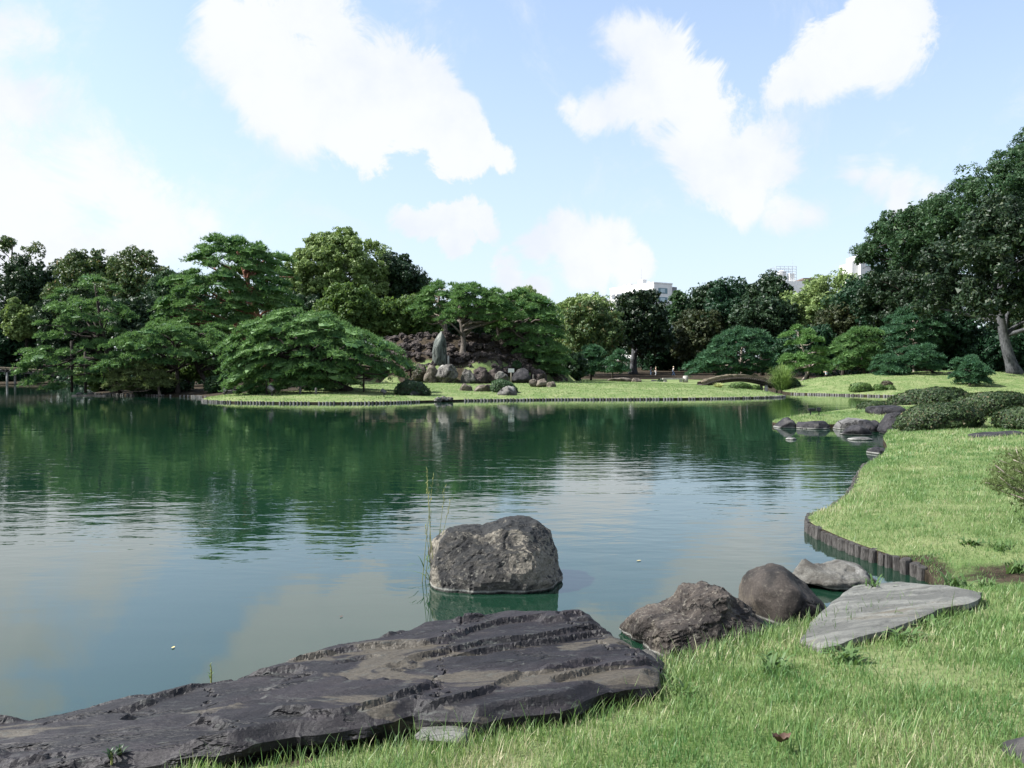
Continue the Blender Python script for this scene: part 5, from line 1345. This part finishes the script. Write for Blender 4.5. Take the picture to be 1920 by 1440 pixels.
def person(label, px, Y, hgt, face, top, bottom, head, pose, zoff=0.0):
    x = P(px, 700, Y).x
    root = thing('person', label, 'person', (x, Y, gz(x, Y) + zoff))
    root.rotation_euler = (0, 0, face)            # faces local +X
    k = hgt / 1.7
    st = pose.get('stride', 0.15)
    A = lambda *p_: [tuple(np.array(q) * k) for q in p_]
    armL, armR = pose['arms']
    pts = A((0, 0, .95), (0, 0, 1.15), (0, 0, 1.38), (0.01, 0, 1.48), (0.03, 0, 1.56), (0.02, 0, 1.66),
            (0, .09, .9), (st * .6, .095, .5), (st, .1, .08), (st + .17, .1, .04),
            (0, -.09, .9), (-st * .1, -.095, .5), (-st, -.1, .08), (-st + .17, -.1, .04),
            (0, .19, 1.38), armL[0], armL[1], (0, -.19, 1.38), armR[0], armR[1], (.115, 0, 1.575))
    ed = [(0, 1), (1, 2), (2, 3), (3, 4), (4, 5), (0, 6), (6, 7), (7, 8), (8, 9), (0, 10), (10, 11), (11, 12), (12, 13), (2, 14), (14, 15), (15, 16), (2, 17), (17, 18), (18, 19), (4, 20)]
    rd = [.12, .115, .13, .055, .085, .075, .085, .06, .042, .038, .085, .06, .042, .038, .055, .042, .033, .055, .042, .033, .018]
    skin_mesh('body', pts, ed, [r * k for r in rd], M['skin'], root)
    tr = [pts[i] for i in (0, 6, 7, 8, 10, 11, 12)]
    skin_mesh('trousers', tr, [(0, 1), (1, 2), (2, 3), (0, 4), (4, 5), (5, 6)], [r * k for r in (.145, .108, .085, .068, .108, .085, .068)], CL[bottom], root)
    sl = pose.get('sleeve', 0.55)
    mid = lambda a_, b_, f_: tuple(np.array(a_) * (1 - f_) + np.array(b_) * f_)
    sh = [pts[0], pts[1], pts[2], pts[14], mid(pts[14], pts[15], sl), pts[17], mid(pts[17], pts[18], sl)]
    skin_mesh('shirt', sh, [(0, 1), (1, 2), (2, 3), (3, 4), (2, 5), (5, 6)], [r * k for r in (.142, .14, .152, .078, .064, .078, .064)], CL[top], root)
    D, Fc = get_ico(2)
    for s_ in (-1, 1):
        mk('eye', (D * 0.013 + np.array([.108, .033 * s_, 1.6])) * k + np.array(root.location), Fc, CL['black_cloth'], root)
        hb = np.array(armL[1] if s_ > 0 else armR[1])
        ha = np.array(armL[0] if s_ > 0 else armR[0])
        dv = unit(hb - ha)
        parts = []
        side = unit(np.cross(dv, np.array([0.3, 1, 0.2])))
        for f_ in range(4):
            o_ = hb + side * (f_ - 1.5) * 0.018
            parts.append(tube([o_ + dv * .02, o_ + dv * (.09 + .012 * (1.5 - abs(f_ - 1.3))), o_ + dv * .12 + side * 0 + np.cross(side, dv) * .025], [.011, .010, .008], 6))
        parts.append(tube([hb + side * .03, hb + side * .055 + dv * .04, hb + side * .055 + dv * .075], [.012, .011, .009], 6))
        Vh, Fh = cat_meshes(parts)
        mk('fingers', Vh * k + np.array(root.location), Fh, M['skin'], root, smooth=True)
    if head == 'hair':
        Vh = D * np.array([.098, .09, .1]) + np.array([.0, 0, 1.645]); Vh[:, 2] = np.maximum(Vh[:, 2], 1.58)
        mk('hair', Vh * k + np.array(root.location), Fc, CL['dark_hair'], root, smooth=True)
    else:
        Vh, Fh = tube([(.02, 0, 1.66), (.02, 0, 1.665), (.02, 0, 1.68), (.02, 0, 1.75), (.02, 0, 1.77)], [.17, .172, .1, .092, .03], 16)
        mk('hat', np.array(Vh) * k + np.array(root.location), Fh, CL[head], root, smooth=True)
    return root
down = lambda s_, sw: [(sw * .4, .24 * s_, 1.12), (sw + .06, .23 * s_, .86)]
person('visitor in dark top and blue jeans, leftmost of the strolling three', 1220.5, 152, 1.68, 0.4, 'navy_cloth', 'jeans', 'hair', dict(stride=.12, arms=(down(1, .05), down(-1, -.05))))
person('visitor in black top and white trousers, middle of the three', 1229.5, 150, 1.6, 0.2, 'black_cloth', 'white_cloth', 'straw_hat', dict(stride=.1, arms=([(.1, .25, 1.15), (.25, .15, 1.05)], down(-1, .03))))
person('visitor in pale top, jeans and hat striding right', 1262.5, 148, 1.72, 0.0, 'white_cloth', 'jeans', 'straw_hat', dict(stride=.3, arms=(down(1, .15), down(-1, -.12))))
person('visitor raising both hands to take a picture near the bright pruned pine', 1549.5, 104, 1.62, 1.9, 'pale_blue_cloth', 'black_cloth', 'hair', dict(stride=.05, sleeve=.4, arms=([(.22, .24, 1.36), (.3, .12, 1.62)], [(.22, -.24, 1.36), (.3, -.12, 1.62)])), 0.1)

# ------------------------------------------------------------------ garden furniture
def post(name, label, px, pyb, pyt, Y, rad, mat, cat='post', board=None, group=None):
    b = P(px, pyb, Y); tp = P(px, pyt, Y)
    z0 = gz(b.x, Y)
    root = thing(name, label, cat, (b.x, Y, z0), group)
    V, Fc = tube([(b.x, Y, z0 - 0.1), (b.x, Y, tp.z - 0.03), (b.x, Y, tp.z)], [rad, rad, rad * 0.6], 9)
    mk('shaft', V, Fc, M[mat], root, smooth=True)
    if board:
        V, Fc = box((b.x, Y - rad - 0.02, tp.z - board[1] / 2), (board[0], 0.05, board[1])); mk('board', V, Fc, M['offwhite'], root)
    else:
        V, Fc = tube([(b.x, Y, tp.z - 0.01), (b.x, Y, tp.z + 0.04)], [rad * 1.05, rad * 0.5], 9); mk('cap', V, Fc, M[mat], root)
    return root
post('sign_post', 'short grey post right of the standing stone', 840.5, 683, 668, 76.9, 0.1, 'stone')
post('sign_post', 'pale sign on a stake behind the clipped dome bush', 958.5, 714, 691, 72.5, 0.06, 'bark_pale', 'sign', (0.55, 0.35))
post('sign_post', 'small dark post behind the three round rocks', 1000, 714, 703, 75, 0.07, 'wood')
post('stone_post', 'pale stone post on the path right of the visitors', 1285.5, 718, 705, 112, 0.36, 'stone')
post('tree_prop', 'left wooden prop in the water under the leaning pine', 135, 741, 640, 71.8, 0.12, 'wood_dark', 'prop')
post('tree_prop', 'right wooden prop in the water under the leaning pine', 160.5, 740, 660, 71.8, 0.12, 'wood_dark', 'prop')
post('stake', 'short stake on the island lawn left of the pine trunk', 563, 738, 726, 57.8, 0.08, 'wood')
post('stake', 'short stake on the island lawn below the middle of the spreading pine', 592.5, 742, 728, 56.5, 0.08, 'wood')
post('tree_prop', 'prop under the left boughs of the spreading pine', 500, 745, 700, 58.4, 0.07, 'wood_dark', 'prop')
post('tree_prop', 'prop under the right boughs of the spreading pine', 682, 733, 690, 59.5, 0.07, 'wood_dark', 'prop')
def spotlight(label, px, py, Y, s=1.0, rz=0.0):
    b = P(px, py, Y)
    z0 = gz(b.x, Y)
    root = thing('garden_spotlight', label, 'spotlight', (b.x, Y, z0))
    V, Fc = tube([(b.x, Y, z0 - .05), (b.x, Y, z0 + .22 * s)], [.03 * s] * 2, 7); mk('spike', V, Fc, M['black'], root)
    d = np.array([math.cos(rz), math.sin(rz) * 0.6, 0.45])
    c = np.array([b.x, Y, z0 + .3 * s])
    V, Fc = tube([c - d * .16 * s, c + d * .1 * s, c + d * .16 * s], [.1 * s, .14 * s, .16 * s], 12); mk('housing', V, Fc, M['black'], root)
    V, Fc = tube([c + d * .16 * s, c + d * .175 * s], [.14 * s, .13 * s], 12); mk('lens', V, Fc, M['lens'], root)
    V, Fc = box((b.x, Y, z0 + .2 * s), (.06 * s, .34 * s, .03 * s)); mk('bracket', V, Fc, M['black'], root)
    return root
spotlight('small black spotlight on the left island lawn near its tip', 422, 742, 61.0, 1.2, 2.4)
spotlight('black spotlight with a pale lens under the spreading pine', 510, 741, 56.5, 1.6, 2.4)
spotlight('dark spotlight by the water left of the stone pile', 720, 744, 55.5, 1.2, 2.6)
# twin floodlight on the spit
b = P(1531, 782, 31.4); z0 = gz(b.x, 31.6)
root = thing('floodlight_frame', 'black twin floodlight frame on the grassy spit', 'floodlight', (b.x, 31.6, z0))
for dx in (-.16, .17):
    V, Fc = tube([(b.x + dx, 31.6, z0 - .05), (b.x + dx, 31.6, z0 + .2)], [.02] * 2, 6); mk('leg', V, Fc, M['black'], root)
V, Fc = box((b.x - .12, 31.6, z0 + .24), (.26, .16, .09), 0.1); mk('lamp_body', V, Fc, M['black'], root)
V, Fc = box((b.x + .16, 31.6, z0 + .25), (.15, .14, .12), -0.2); mk('lamp_body', V, Fc, M['black'], root)
V, Fc = box((b.x, 31.6, z0 + .18), (.44, .04, .03)); mk('crossbar', V, Fc, M['black'], root)
# low stone bench beside the path
b = P(1262, 717, 112); z0 = gz(b.x, 112)
root = thing('stone_bench', 'long low stone bench before the striding visitor', 'bench', (b.x, 112, z0))
V, Fc = box((b.x, 112, z0 + .42), (2.9, .6, .2)); mk('seat', V, Fc, M['stone'], root)
for dx in (-1.1, 1.1):
    V, Fc = box((b.x + dx, 112, z0 + .15), (.35, .5, .34)); mk('leg', V, Fc, M['stone'], root)
# plank with two turtles at the left
b = G(165, 742.5, 0)
pk = thing('floating_plank', 'pale plank floating beside the props at the left', 'plank', (b.x, b.y, 0))
V, Fc = tube([(b.x - 1.4, b.y, .03), (b.x + 1.5, b.y + .1, .04)], [.07, .06], 8); mk('log', V, Fc, M['bark_pale'], pk)
for i, px in enumerate((157.5, 178)):
    x = G(px, 742, 0).x
    t_ = thing('turtle', ('left' if i == 0 else 'right') + ' turtle basking on the floating plank', 'turtle', (x, b.y, .08))
    D, Fc = get_ico(3)
    S_ = 0.26
    V = D * np.array([S_, S_ * .75, S_ * .55]); V[:, 2] = np.maximum(V[:, 2], -.04)
    V = V + np.array([0, 0, .1])
    # head and neck are pulled out of the same surface, legs likewise
    for tx, ty, tz, amt in ((1, 0, .25, .7), (.75, .7, -.2, .35), (.75, -.7, -.2, .35), (-.75, .7, -.2, .35), (-.75, -.7, -.2, .35), (-1, 0, -.15, .3)):
        tv = np.array([tx, ty, tz]); tv = tv / np.linalg.norm(tv)
        dt = np.clip((D @ tv - .93) / .07, 0, 1)
        V = V + dt[:, None] * tv * amt * S_
    mk('body', V + np.array(t_.location), Fc, M['shore_pale'], t_, smooth=True)

# fountain grass, cream flowers
def blade_ribbon(base, tip, up, w_, n=5):
    """curved blade as (n,2) strip"""
    base, tip = np.asarray(base), np.asarray(tip)
    mid = (base + tip) / 2 + np.array([0, 0, up])
    tt = np.linspace(0, 1, n)[:, None]
    c = (1 - tt)**2 * base + 2 * tt * (1 - tt) * mid + tt**2 * tip
    d = tip - base
    side = np.cross(d, np.array([0, 0, 1.0])); side = side / (np.linalg.norm(side) + 1e-9)
    wv_ = w_ * (1 - tt**1.5 * 0.95) * 0.5
    V = np.empty((2 * n, 3)); V[0::2] = c - side * wv_; V[1::2] = c + side * wv_
    Fq = np.array([[2 * i, 2 * i + 1, 2 * i + 3, 2 * i + 2] for i in range(n - 1)])
    return V, Fq
rg = np.random.default_rng(8)
c = P(1466, 732, 80); z0 = gz(c.x, 80)
root = thing('fountain_grass', 'big clump of arching fountain grass at the right end of the turf bridge', 'grass clump', (c.x, 80, z0))
parts = []
for i in range(620):
    a_ = rg.uniform(0, 6.28); r_ = 1.8 * math.sqrt(rg.random())
    h_ = rg.uniform(0.8, 3.3) * (1.05 - 0.35 * (r_ / 1.7)**2)
    bp = np.array([c.x + math.cos(a_) * r_ * .3, 80 + math.sin(a_) * r_ * .3, z0])
    tp = np.array([c.x + math.cos(a_) * r_ * 1.05, 80 + math.sin(a_) * r_ * 1.05, z0 + h_ * 0.75])
    parts.append(blade_ribbon(bp, tp, h_ * 0.75, 0.075, 6))
V, Fc = cat_meshes(parts); mk('blades', V, Fc, M['pampas'], root)
parts = []
c = P(1347, 723, 80); z0 = gz(c.x, 80)
root = thing('pale_plant', 'pale cream flowering plant at the left foot of the turf bridge', 'plant', (c.x, 80, z0))
for i in range(160):
    a_ = rg.uniform(0, 6.28); r_ = .75 * math.sqrt(rg.random())
    tp = np.array([c.x + math.cos(a_) * r_, 80 + math.sin(a_) * r_, z0 + .15 + .5 * rg.random() * (1 - (r_ / .9)**2)])
    parts.append(blade_ribbon((c.x + (tp[0] - c.x) * .3, 80 + (tp[1] - 80) * .3, z0), tp, .2, .09, 4))
V, Fc = cat_meshes(parts); mk('leaves', V, Fc, M['cream'], root)

# ------------------------------------------------------------------ near plants
def reed(label, px, py, seed):
    rg = np.random.default_rng(seed)
    b = G(px, py, 0)
    root = thing('reed_clump', label, 'reeds', tuple(b))
    for (pa, pt) in ((800, 905), (806, 880), (812, 893), (836, 915), (845, 935), (795, 985), (812, 960)):
        bp = np.array(b) + np.array([rg.normal() * .04 + (pa - 806) * .0012, rg.normal() * .05, -.05])
        tp = np.array(P(pa + rg.normal() * 2, pt, b.y))
        m1 = (bp + tp) / 2 + rg.normal(size=3) * .015
        V, Fc = tube(smooth_path([bp, m1, tp], 9), np.linspace(.0042, .0014, 9), 5)
        st = mk('stem', V, Fc, M['straw'], root)
        parts = []
        for k_ in range(7):
            q = tp + (bp - tp) * (k_ * .035) + rg.normal(size=3) * .006
            parts.append(tube([q, q + np.array([rg.normal() * .008, 0, .03])], [.004, .001], 4))
        V, Fc = cat_meshes(parts); mk('seed_head', V, Fc, M['straw'], st)
    for k_ in range(34):
        bp = np.array(b) + np.array([rg.normal() * .05, rg.normal() * .05, rg.uniform(-.02, .25)])
        tp = bp + np.array([rg.normal() * .09 - .03, rg.normal() * .05, rg.uniform(-.02, .16)])
        V, Fc = blade_ribbon(bp, tp, .05, .013, 5); mk('leaf', V, Fc, M['weed'], root)
    return root
reed('thin reeds growing on the left side of the pitted boulder', 806, 1090, 3)
def goldenrod(label, px, py, Y, h_, nl, seed, leaf='weed', spread=.05):
    rg = np.random.default_rng(seed)
    b = np.array(P(px, py, Y))
    root = thing('weed_stalk', label, 'weed', tuple(b))
    V, Fc = tube([b - np.array([0, 0, .06]), b + np.array([.005, 0, h_ * .6]), b + np.array([.0, 0, h_])], [.006, .005, .002], 6); mk('stem', V, Fc, M['straw'], root)
    for k_ in range(nl):
        f_ = (k_ + .5) / nl
        a_ = k_ * 2.4
        q = b + np.array([0, 0, h_ * (.15 + .85 * f_)])
        ln = spread * (1.15 - .75 * f_)
        V, Fc = blade_ribbon(q, q + np.array([math.cos(a_) * ln, math.sin(a_) * ln, ln * .7]), ln * .3, ln * .35, 5); mk('leaf', V, Fc, M[leaf], root)
    return root
goldenrod('leafy upright weed between the reeds and the pitted boulder', 826, 1050, 8.12, .3, 34, 4, 'weed', .05)
goldenrod('small green sprout on the water side of the long flat boulder', 395, 1283, 4.95, .13, 12, 5, 'weed', .03)
goldenrod('little dark sprout at the lower left on the flat boulder', 225, 1425, 3.85, .06, 16, 6, 'oak_dark', .05)
goldenrod('second sprout growing beside the little dark one', 208, 1428, 3.8, .05, 12, 7, 'oak_dark', .05)

# pine bush reaching in at the right edge
rg = np.random.default_rng(31)
b = P(1945, 960, 9.2); z0 = gz(b.x, 9.2)
root = thing('pine_bush', 'low pine bush reaching in at the right edge over the near lawn', 'bush', (b.x, 9.2, z0))
Cs, Ds, parts = [], [], []
base = np.array([b.x + .25, 9.2, z0])
for (px, py, dy) in [(1848, 905, -.1), (1858, 880, .1), (1872, 862, .2), (1890, 850, 0), (1905, 842, .2), (1850, 930 - 30, .15), (1875, 895, -.25), (1900, 880, -.2), (1915, 865, .3), (1890, 905, .25), (1910, 915, -.3), (1925, 895, 0), (1940, 850, .2), (1950, 900, -.2), (1965, 860, .1), (1975, 920, .2), (1866, 872, -.2), (1915, 935, .1), (1900, 862, -.1), (1880, 880, .35), (1930, 870, -.3), (1990, 880, 0)]:
    q = np.array(P(px, py, 9.2 + dy))
    path = limb_path(base + np.array([0, 0, .05]), q, rg, .1, 8)
    parts.append(tube(path, np.linspace(.016, .005, 8), 5))
    n_ = 60
    t_ = rg.random(n_)
    sp = path[5] * (1 - t_)[:, None] + path[-1] * t_[:, None] + rg.normal(size=(n_, 3)) * np.array([.06, .06, .035])
    Cs.append(sp); Ds.append(np.column_stack([rg.normal(size=n_) * .4, rg.normal(size=n_) * .4, np.full(n_, .9)]))
C_ = np.concatenate(Cs); D_ = unit(np.concatenate(Ds))
A_ = tufts(C_, D_, np.full(len(C_), .055), np.full(len(C_), .007), 8, .6, rg)
mk('needles', A_[0], A_[1], M['pine_yellow'], root)
V, Fc = cat_meshes(parts); mk('branches', V, Fc, M['bark_pale'], root, smooth=True)

# weeds in the bare patch and around the flat stone
def weed(label, px, py, seed, n=26, R=.16, H=.14, wd=.028, group=None, leaf='weed', zz=.38):
    rg = np.random.default_rng(seed)
    g0 = G(px, py, zz); z0 = gz(g0.x, g0.y)
    root = thing('weed_clump', label, 'weed', (g0.x, g0.y, z0), group)
    for k_ in range(n):
        a_ = rg.uniform(0, 6.28); r_ = R * rg.uniform(.35, 1.1)
        o_ = np.array([g0.x + rg.normal() * R * .25, g0.y + rg.normal() * R * .25, z0 - .01])
        V, Fc = blade_ribbon(o_, o_ + np.array([math.cos(a_) * r_, math.sin(a_) * r_, H * rg.uniform(.2, .9)]), H * rg.uniform(.4, .8), wd * rg.uniform(.6, 1.2), 5)
        mk('leaf', V, Fc, M[leaf], root)
    return root
for i, (px, py, R_, H_, lb) in enumerate([(1795, 1050, .17, .16, 'broad-leaved weed at the left of the bare soil patch'), (1850, 1050, .15, .1, 'feathery weed in the middle of the bare soil patch'), (1875, 1010, .2, .12, 'grassy weed at the back of the bare soil patch'), (1905, 1035, .16, .14, 'weed at the right edge beside the bare soil patch'),
        (1820, 1000, .14, .08, 'low weed above the bare soil patch'), (1640, 1070, .16, .2, 'grass clump hanging over the near end of the log edging'), (1720, 1090, .16, .1, 'creeping weed behind the pale flat stone'), (1690, 1175, .17, .1, 'leafy weed in front of the pale flat stone, left'), (1740, 1152, .18, .1, 'leafy weed in front of the pale flat stone, right'), (1585, 1215, .15, .13, 'leafy weed at the near corner of the pale flat stone'),
        (1450, 1225, .15, .14, 'weed between the lumpy brown rock and the pale stone'), (1280, 1262, .1, .12, 'weed in the gap left of the lumpy brown rock'), (1790, 1120, .15, .08, 'weed along the right end of the pale flat stone')]):
    weed(lb, px, py, 40 + i, 30, R_, H_, .02 if i in (1, 2, 5) else .03)

# dead leaf, floating leaves
def curled_leaf(name, label, c, s_, rz, mat, flat=False, curl=.5):
    n = 9
    V = []
    for i in range(n):
        u = i / (n - 1) * 2 - 1
        wd = math.sqrt(max(0, 1 - u * u)) * .5 * (1 - .25 * u)
        for j in range(5):
            v = (j - 2) / 2
            V.append((u * s_, v * wd * s_ + .05 * s_ * math.sin(u * 7), (0.004 if flat else s_ * curl * (u * u * .6 + v * v * .9 * wd + .1 * math.sin(u * 9 + j)))))
    V = np.array(V)
    cr, sr = math.cos(rz), math.sin(rz)
    V = V @ np.array([[cr, sr, 0], [-sr, cr, 0], [0, 0, 1]]) + np.array(c)
    Q = np.array([[i * 5 + j, i * 5 + j + 1, (i + 1) * 5 + j + 1, (i + 1) * 5 + j] for i in range(n - 1) for j in range(4)])
    o = mk(name, V, Q, M[mat], loc=tuple(c), smooth=True)
    return tag(o, label, 'leaf')
g0 = G(1466, 1362, .47); 
curled_leaf('dead_leaf', 'curled dark brown dead leaf lying on the near grass', (g0.x, g0.y, gz(g0.x, g0.y) + .055), .05, .3, 'brownleaf', curl=1.1)
g0 = G(1198, 1052, 0); curled_leaf('floating_leaf', 'tiny yellowish leaf floating right of the pitted boulder', (g0.x, g0.y, .004), .03, .5, 'yellowleaf', True)
g0 = G(325, 1215, 0); curled_leaf('floating_leaf', 'tiny pale leaf floating at the lower left of the pond', (g0.x, g0.y, .004), .02, 1.5, 'yellowleaf', True)
g0 = G(640, 1157, 0); curled_leaf('floating_leaf', 'tiny leaf floating left of the pitted boulder', (g0.x, g0.y, .004), .018, 1.0, 'brownleaf', True)

# ------------------------------------------------------------------ grass blades (nobody could count them)
m, t = new_mat('grass_blades')
at = t.n('ShaderNodeAttribute', attribute_name='tint')
geo = t.n('ShaderNodeNewGeometry')
pn = t.noise(geo.outputs['Position'], 1.3, 3).outputs['Fac']
f = t.math('ADD', at.outputs['Fac'], t.math('MULTIPLY_ADD', pn, 0.7, -0.35), clamp=True)
c_ = t.mix(t.ramp(f, (0.0, 0.75)), (0.075, 0.165, 0.05), (0.215, 0.3, 0.115))
c_ = t.mix(t.ramp(f, (0.72, 0.98)), c_, (0.42, 0.39, 0.25))
p = t.n('ShaderNodeBsdfPrincipled', i_Base_Color=c_, i_Roughness=0.45)
p.inputs['Specular IOR Level'].default_value = 0.35
tr = t.n('ShaderNodeBsdfTranslucent', i_Color=t.mix(0.3, c_, (0.3, 0.42, 0.06)))
finish(t, t.n('ShaderNodeMixShader', i_Fac=0.4, i_1=p.outputs[0], i_2=tr.outputs[0]).outputs[0])
M['grass'] = m
def grass(name, label, regions, seed, tall_near_edge=True):
    rg = np.random.default_rng(seed)
    VV, TT, V3, T3t = [], [], [], []
    for (x0, x1, y0, y1, dens, hl, wd) in regions:
        n = int((x1 - x0) * (y1 - y0) * dens)
        p_ = np.column_stack([rg.uniform(x0, x1, n), rg.uniform(y0, y1, n)])
        # keep what can be on view plus a margin, off water and stones
        p_ = p_[(p_[:, 0] < p_[:, 1] * 0.70 + 2.6) & (p_[:, 0] > -p_[:, 1] * 0.7 - 0.8)]
        p_ = p_[~inside(p_, SHORE)]
        for sp in SLABPOLY: p_ = p_[~inside(p_, sp)]
        d = seg_dist(p_, SHORE)
        h_ = height(p_[:, 0], p_[:, 1], d)
        so = soil_mask(p_[:, 0], p_[:, 1], d)
        thin = vnoise(p_, 2.3, 21)
        ok = (rg.random(len(p_)) > so * 0.95) & (rg.random(len(p_)) > np.clip(thin * 1.6 - .1, 0, .75))
        p_, d, h_ = p_[ok], d[ok], h_[ok]
        n = len(p_)
        pat = vnoise(p_, 1.1, 3)
        pat2 = vnoise(p_, 4.5, 8)
        L = hl * rg.lognormal(0, .36, n) * (1 + .45 * pat + .35 * pat2)
        L = np.maximum(L, hl * .3)
        if tall_near_edge and y1 < 9:
            ds = np.full(n, 9.0)
            for sp in SLABPOLY: ds = np.minimum(ds, seg_dist(p_, sp))
            edge = np.exp(-np.minimum(d, ds) / .09)
            L = L * (1 + 0.9 * edge * rg.random(n))
        a_ = rg.uniform(0, 6.28, n); ln = rg.uniform(.15, .85, n) * L
        tip = np.column_stack([p_[:, 0] + np.cos(a_) * ln, p_[:, 1] + np.sin(a_) * ln, h_ + L * rg.uniform(.75, 1.05, n)])
        bs = np.column_stack([p_, h_ - .01])
        md = bs * .5 + tip * .5 + np.column_stack([np.zeros(n), np.zeros(n), L * .14])
        sa = a_ + math.pi / 2 + rg.normal(size=n) * .8
        sd = np.column_stack([np.cos(sa), np.sin(sa), np.zeros(n)]) * (wd * rg.uniform(.6, 1.3, n))[:, None] * .5
        V = np.stack([bs - sd, bs + sd, md + sd * .8, md - sd * .8, tip], 1)
        tint = np.clip(rg.normal(.42, .27, n) + .5 * pat - .35 * pat2, 0, 1)
        if y0 < 7:
            VV.append(V.reshape(-1, 3)); TT.append(np.repeat(tint, 5))
        else:
            V3.append(np.stack([bs - sd * 1.15, bs + sd * 1.15, tip], 1).reshape(-1, 3)); T3t.append(np.repeat(tint, 3))
    V = np.concatenate(VV); n = len(V) // 5
    b_ = np.arange(n)[:, None] * 5
    Q = b_ + np.array([0, 1, 2, 3]); T3 = b_ + np.array([3, 2, 4])
    n3 = 5 * n
    Vb = np.concatenate(V3)
    T3 = np.concatenate([T3, n3 + np.arange(len(Vb)).reshape(-1, 3)])
    V = np.concatenate([V, Vb]); TT = TT + T3t
    o = mk(name, V, [Q, T3], M['grass'])
    at = o.data.attributes.new('tint', 'FLOAT', 'POINT')
    at.data.foreach_set('value', np.concatenate(TT).astype(np.float32))
    o['kind'] = 'stuff'
    tag(o, label, 'grass')
    return n
ng = grass('lawn_grass', 'blades of the mown grass on the near bank and right lawn', [(-1.6, 6.2, 2.4, 5.0, 6800, .045, .0045), (-.4, 8.0, 5.0, 7.2, 4600, .042, .0054), (2.0, 10.5, 7.2, 11.0, 2700, .04, .0065), (4, 15, 11, 17, 1500, .042, .010), (7, 25, 17, 34, 520, .05, .018)], 9)
# scattered taller stalks near the bank
rg = np.random.default_rng(15)
parts = []
for i in range(650):
    x = rg.uniform(-1.0, 3.2); yl = np.interp(x, [-1.0, -0.2, .5, 1.1, 2.2, 3.2], [3.75, 4.1, 4.5, 4.95, 5.9, 6.3])
    y = yl + rg.normal() * .16
    if inside(np.array([[x, y]]), SHORE)[0]: continue
    z = gz(x, y); H_ = rg.uniform(.08, .2); a_ = rg.uniform(0, 6.28); l_ = H_ * rg.uniform(.2, .8)
    parts.append(blade_ribbon((x, y, z - .01), (x + math.cos(a_) * l_, y + math.sin(a_) * l_, z + H_ * .8), H_ * .3, rg.uniform(.003, .008), 6))
V, Fc = cat_meshes(parts)
tg = mk('bank_grass', V, Fc, M['weed']); tg['kind'] = 'stuff'
tag(tg, 'longer grass stalks fringing the near bank stones', 'grass')
# far lawns: short tufts
rg = np.random.default_rng(16)
p_ = np.concatenate([np.column_stack([rg.uniform(-24, 26, 42000), rg.uniform(52, 96, 42000)]), np.column_stack([rg.uniform(24, 56, 18000), rg.uniform(62, 92, 18000)])])
p_ = p_[~inside(p_, SHORE)]
d = seg_dist(p_, SHORE)
so = soil_mask(p_[:, 0], p_[:, 1], d)
ok = (rg.random(len(p_)) > so * 1.2) & (d > .15)
p_, d = p_[ok], d[ok]
hz = height(p_[:, 0], p_[:, 1], d)
C_ = np.column_stack([p_, hz - .01]); D_ = np.tile([0, 0, 1.0], (len(p_), 1))
A_ = tufts(C_, D_, rg.uniform(.06, .13, len(p_)), np.full(len(p_), .05), 2, .6, rg)
fg = mk('far_lawn_grass', A_[0], A_[1], M['grass']); fg['kind'] = 'stuff'
at = fg.data.attributes.new('tint', 'FLOAT', 'POINT')
at.data.foreach_set('value', np.repeat(np.clip(rg.normal(.55, .2, len(p_)), 0, 1), 6).astype(np.float32))
tag(fg, 'short grass of the sunlit lawns across the water', 'grass')
import sys
print('crown tris', CROWN_TRIS[0], 'blades', ng, 'total', sum(len(me.loop_triangles) or len(me.polygons) for me in bpy.data.meshes), file=sys.stderr)
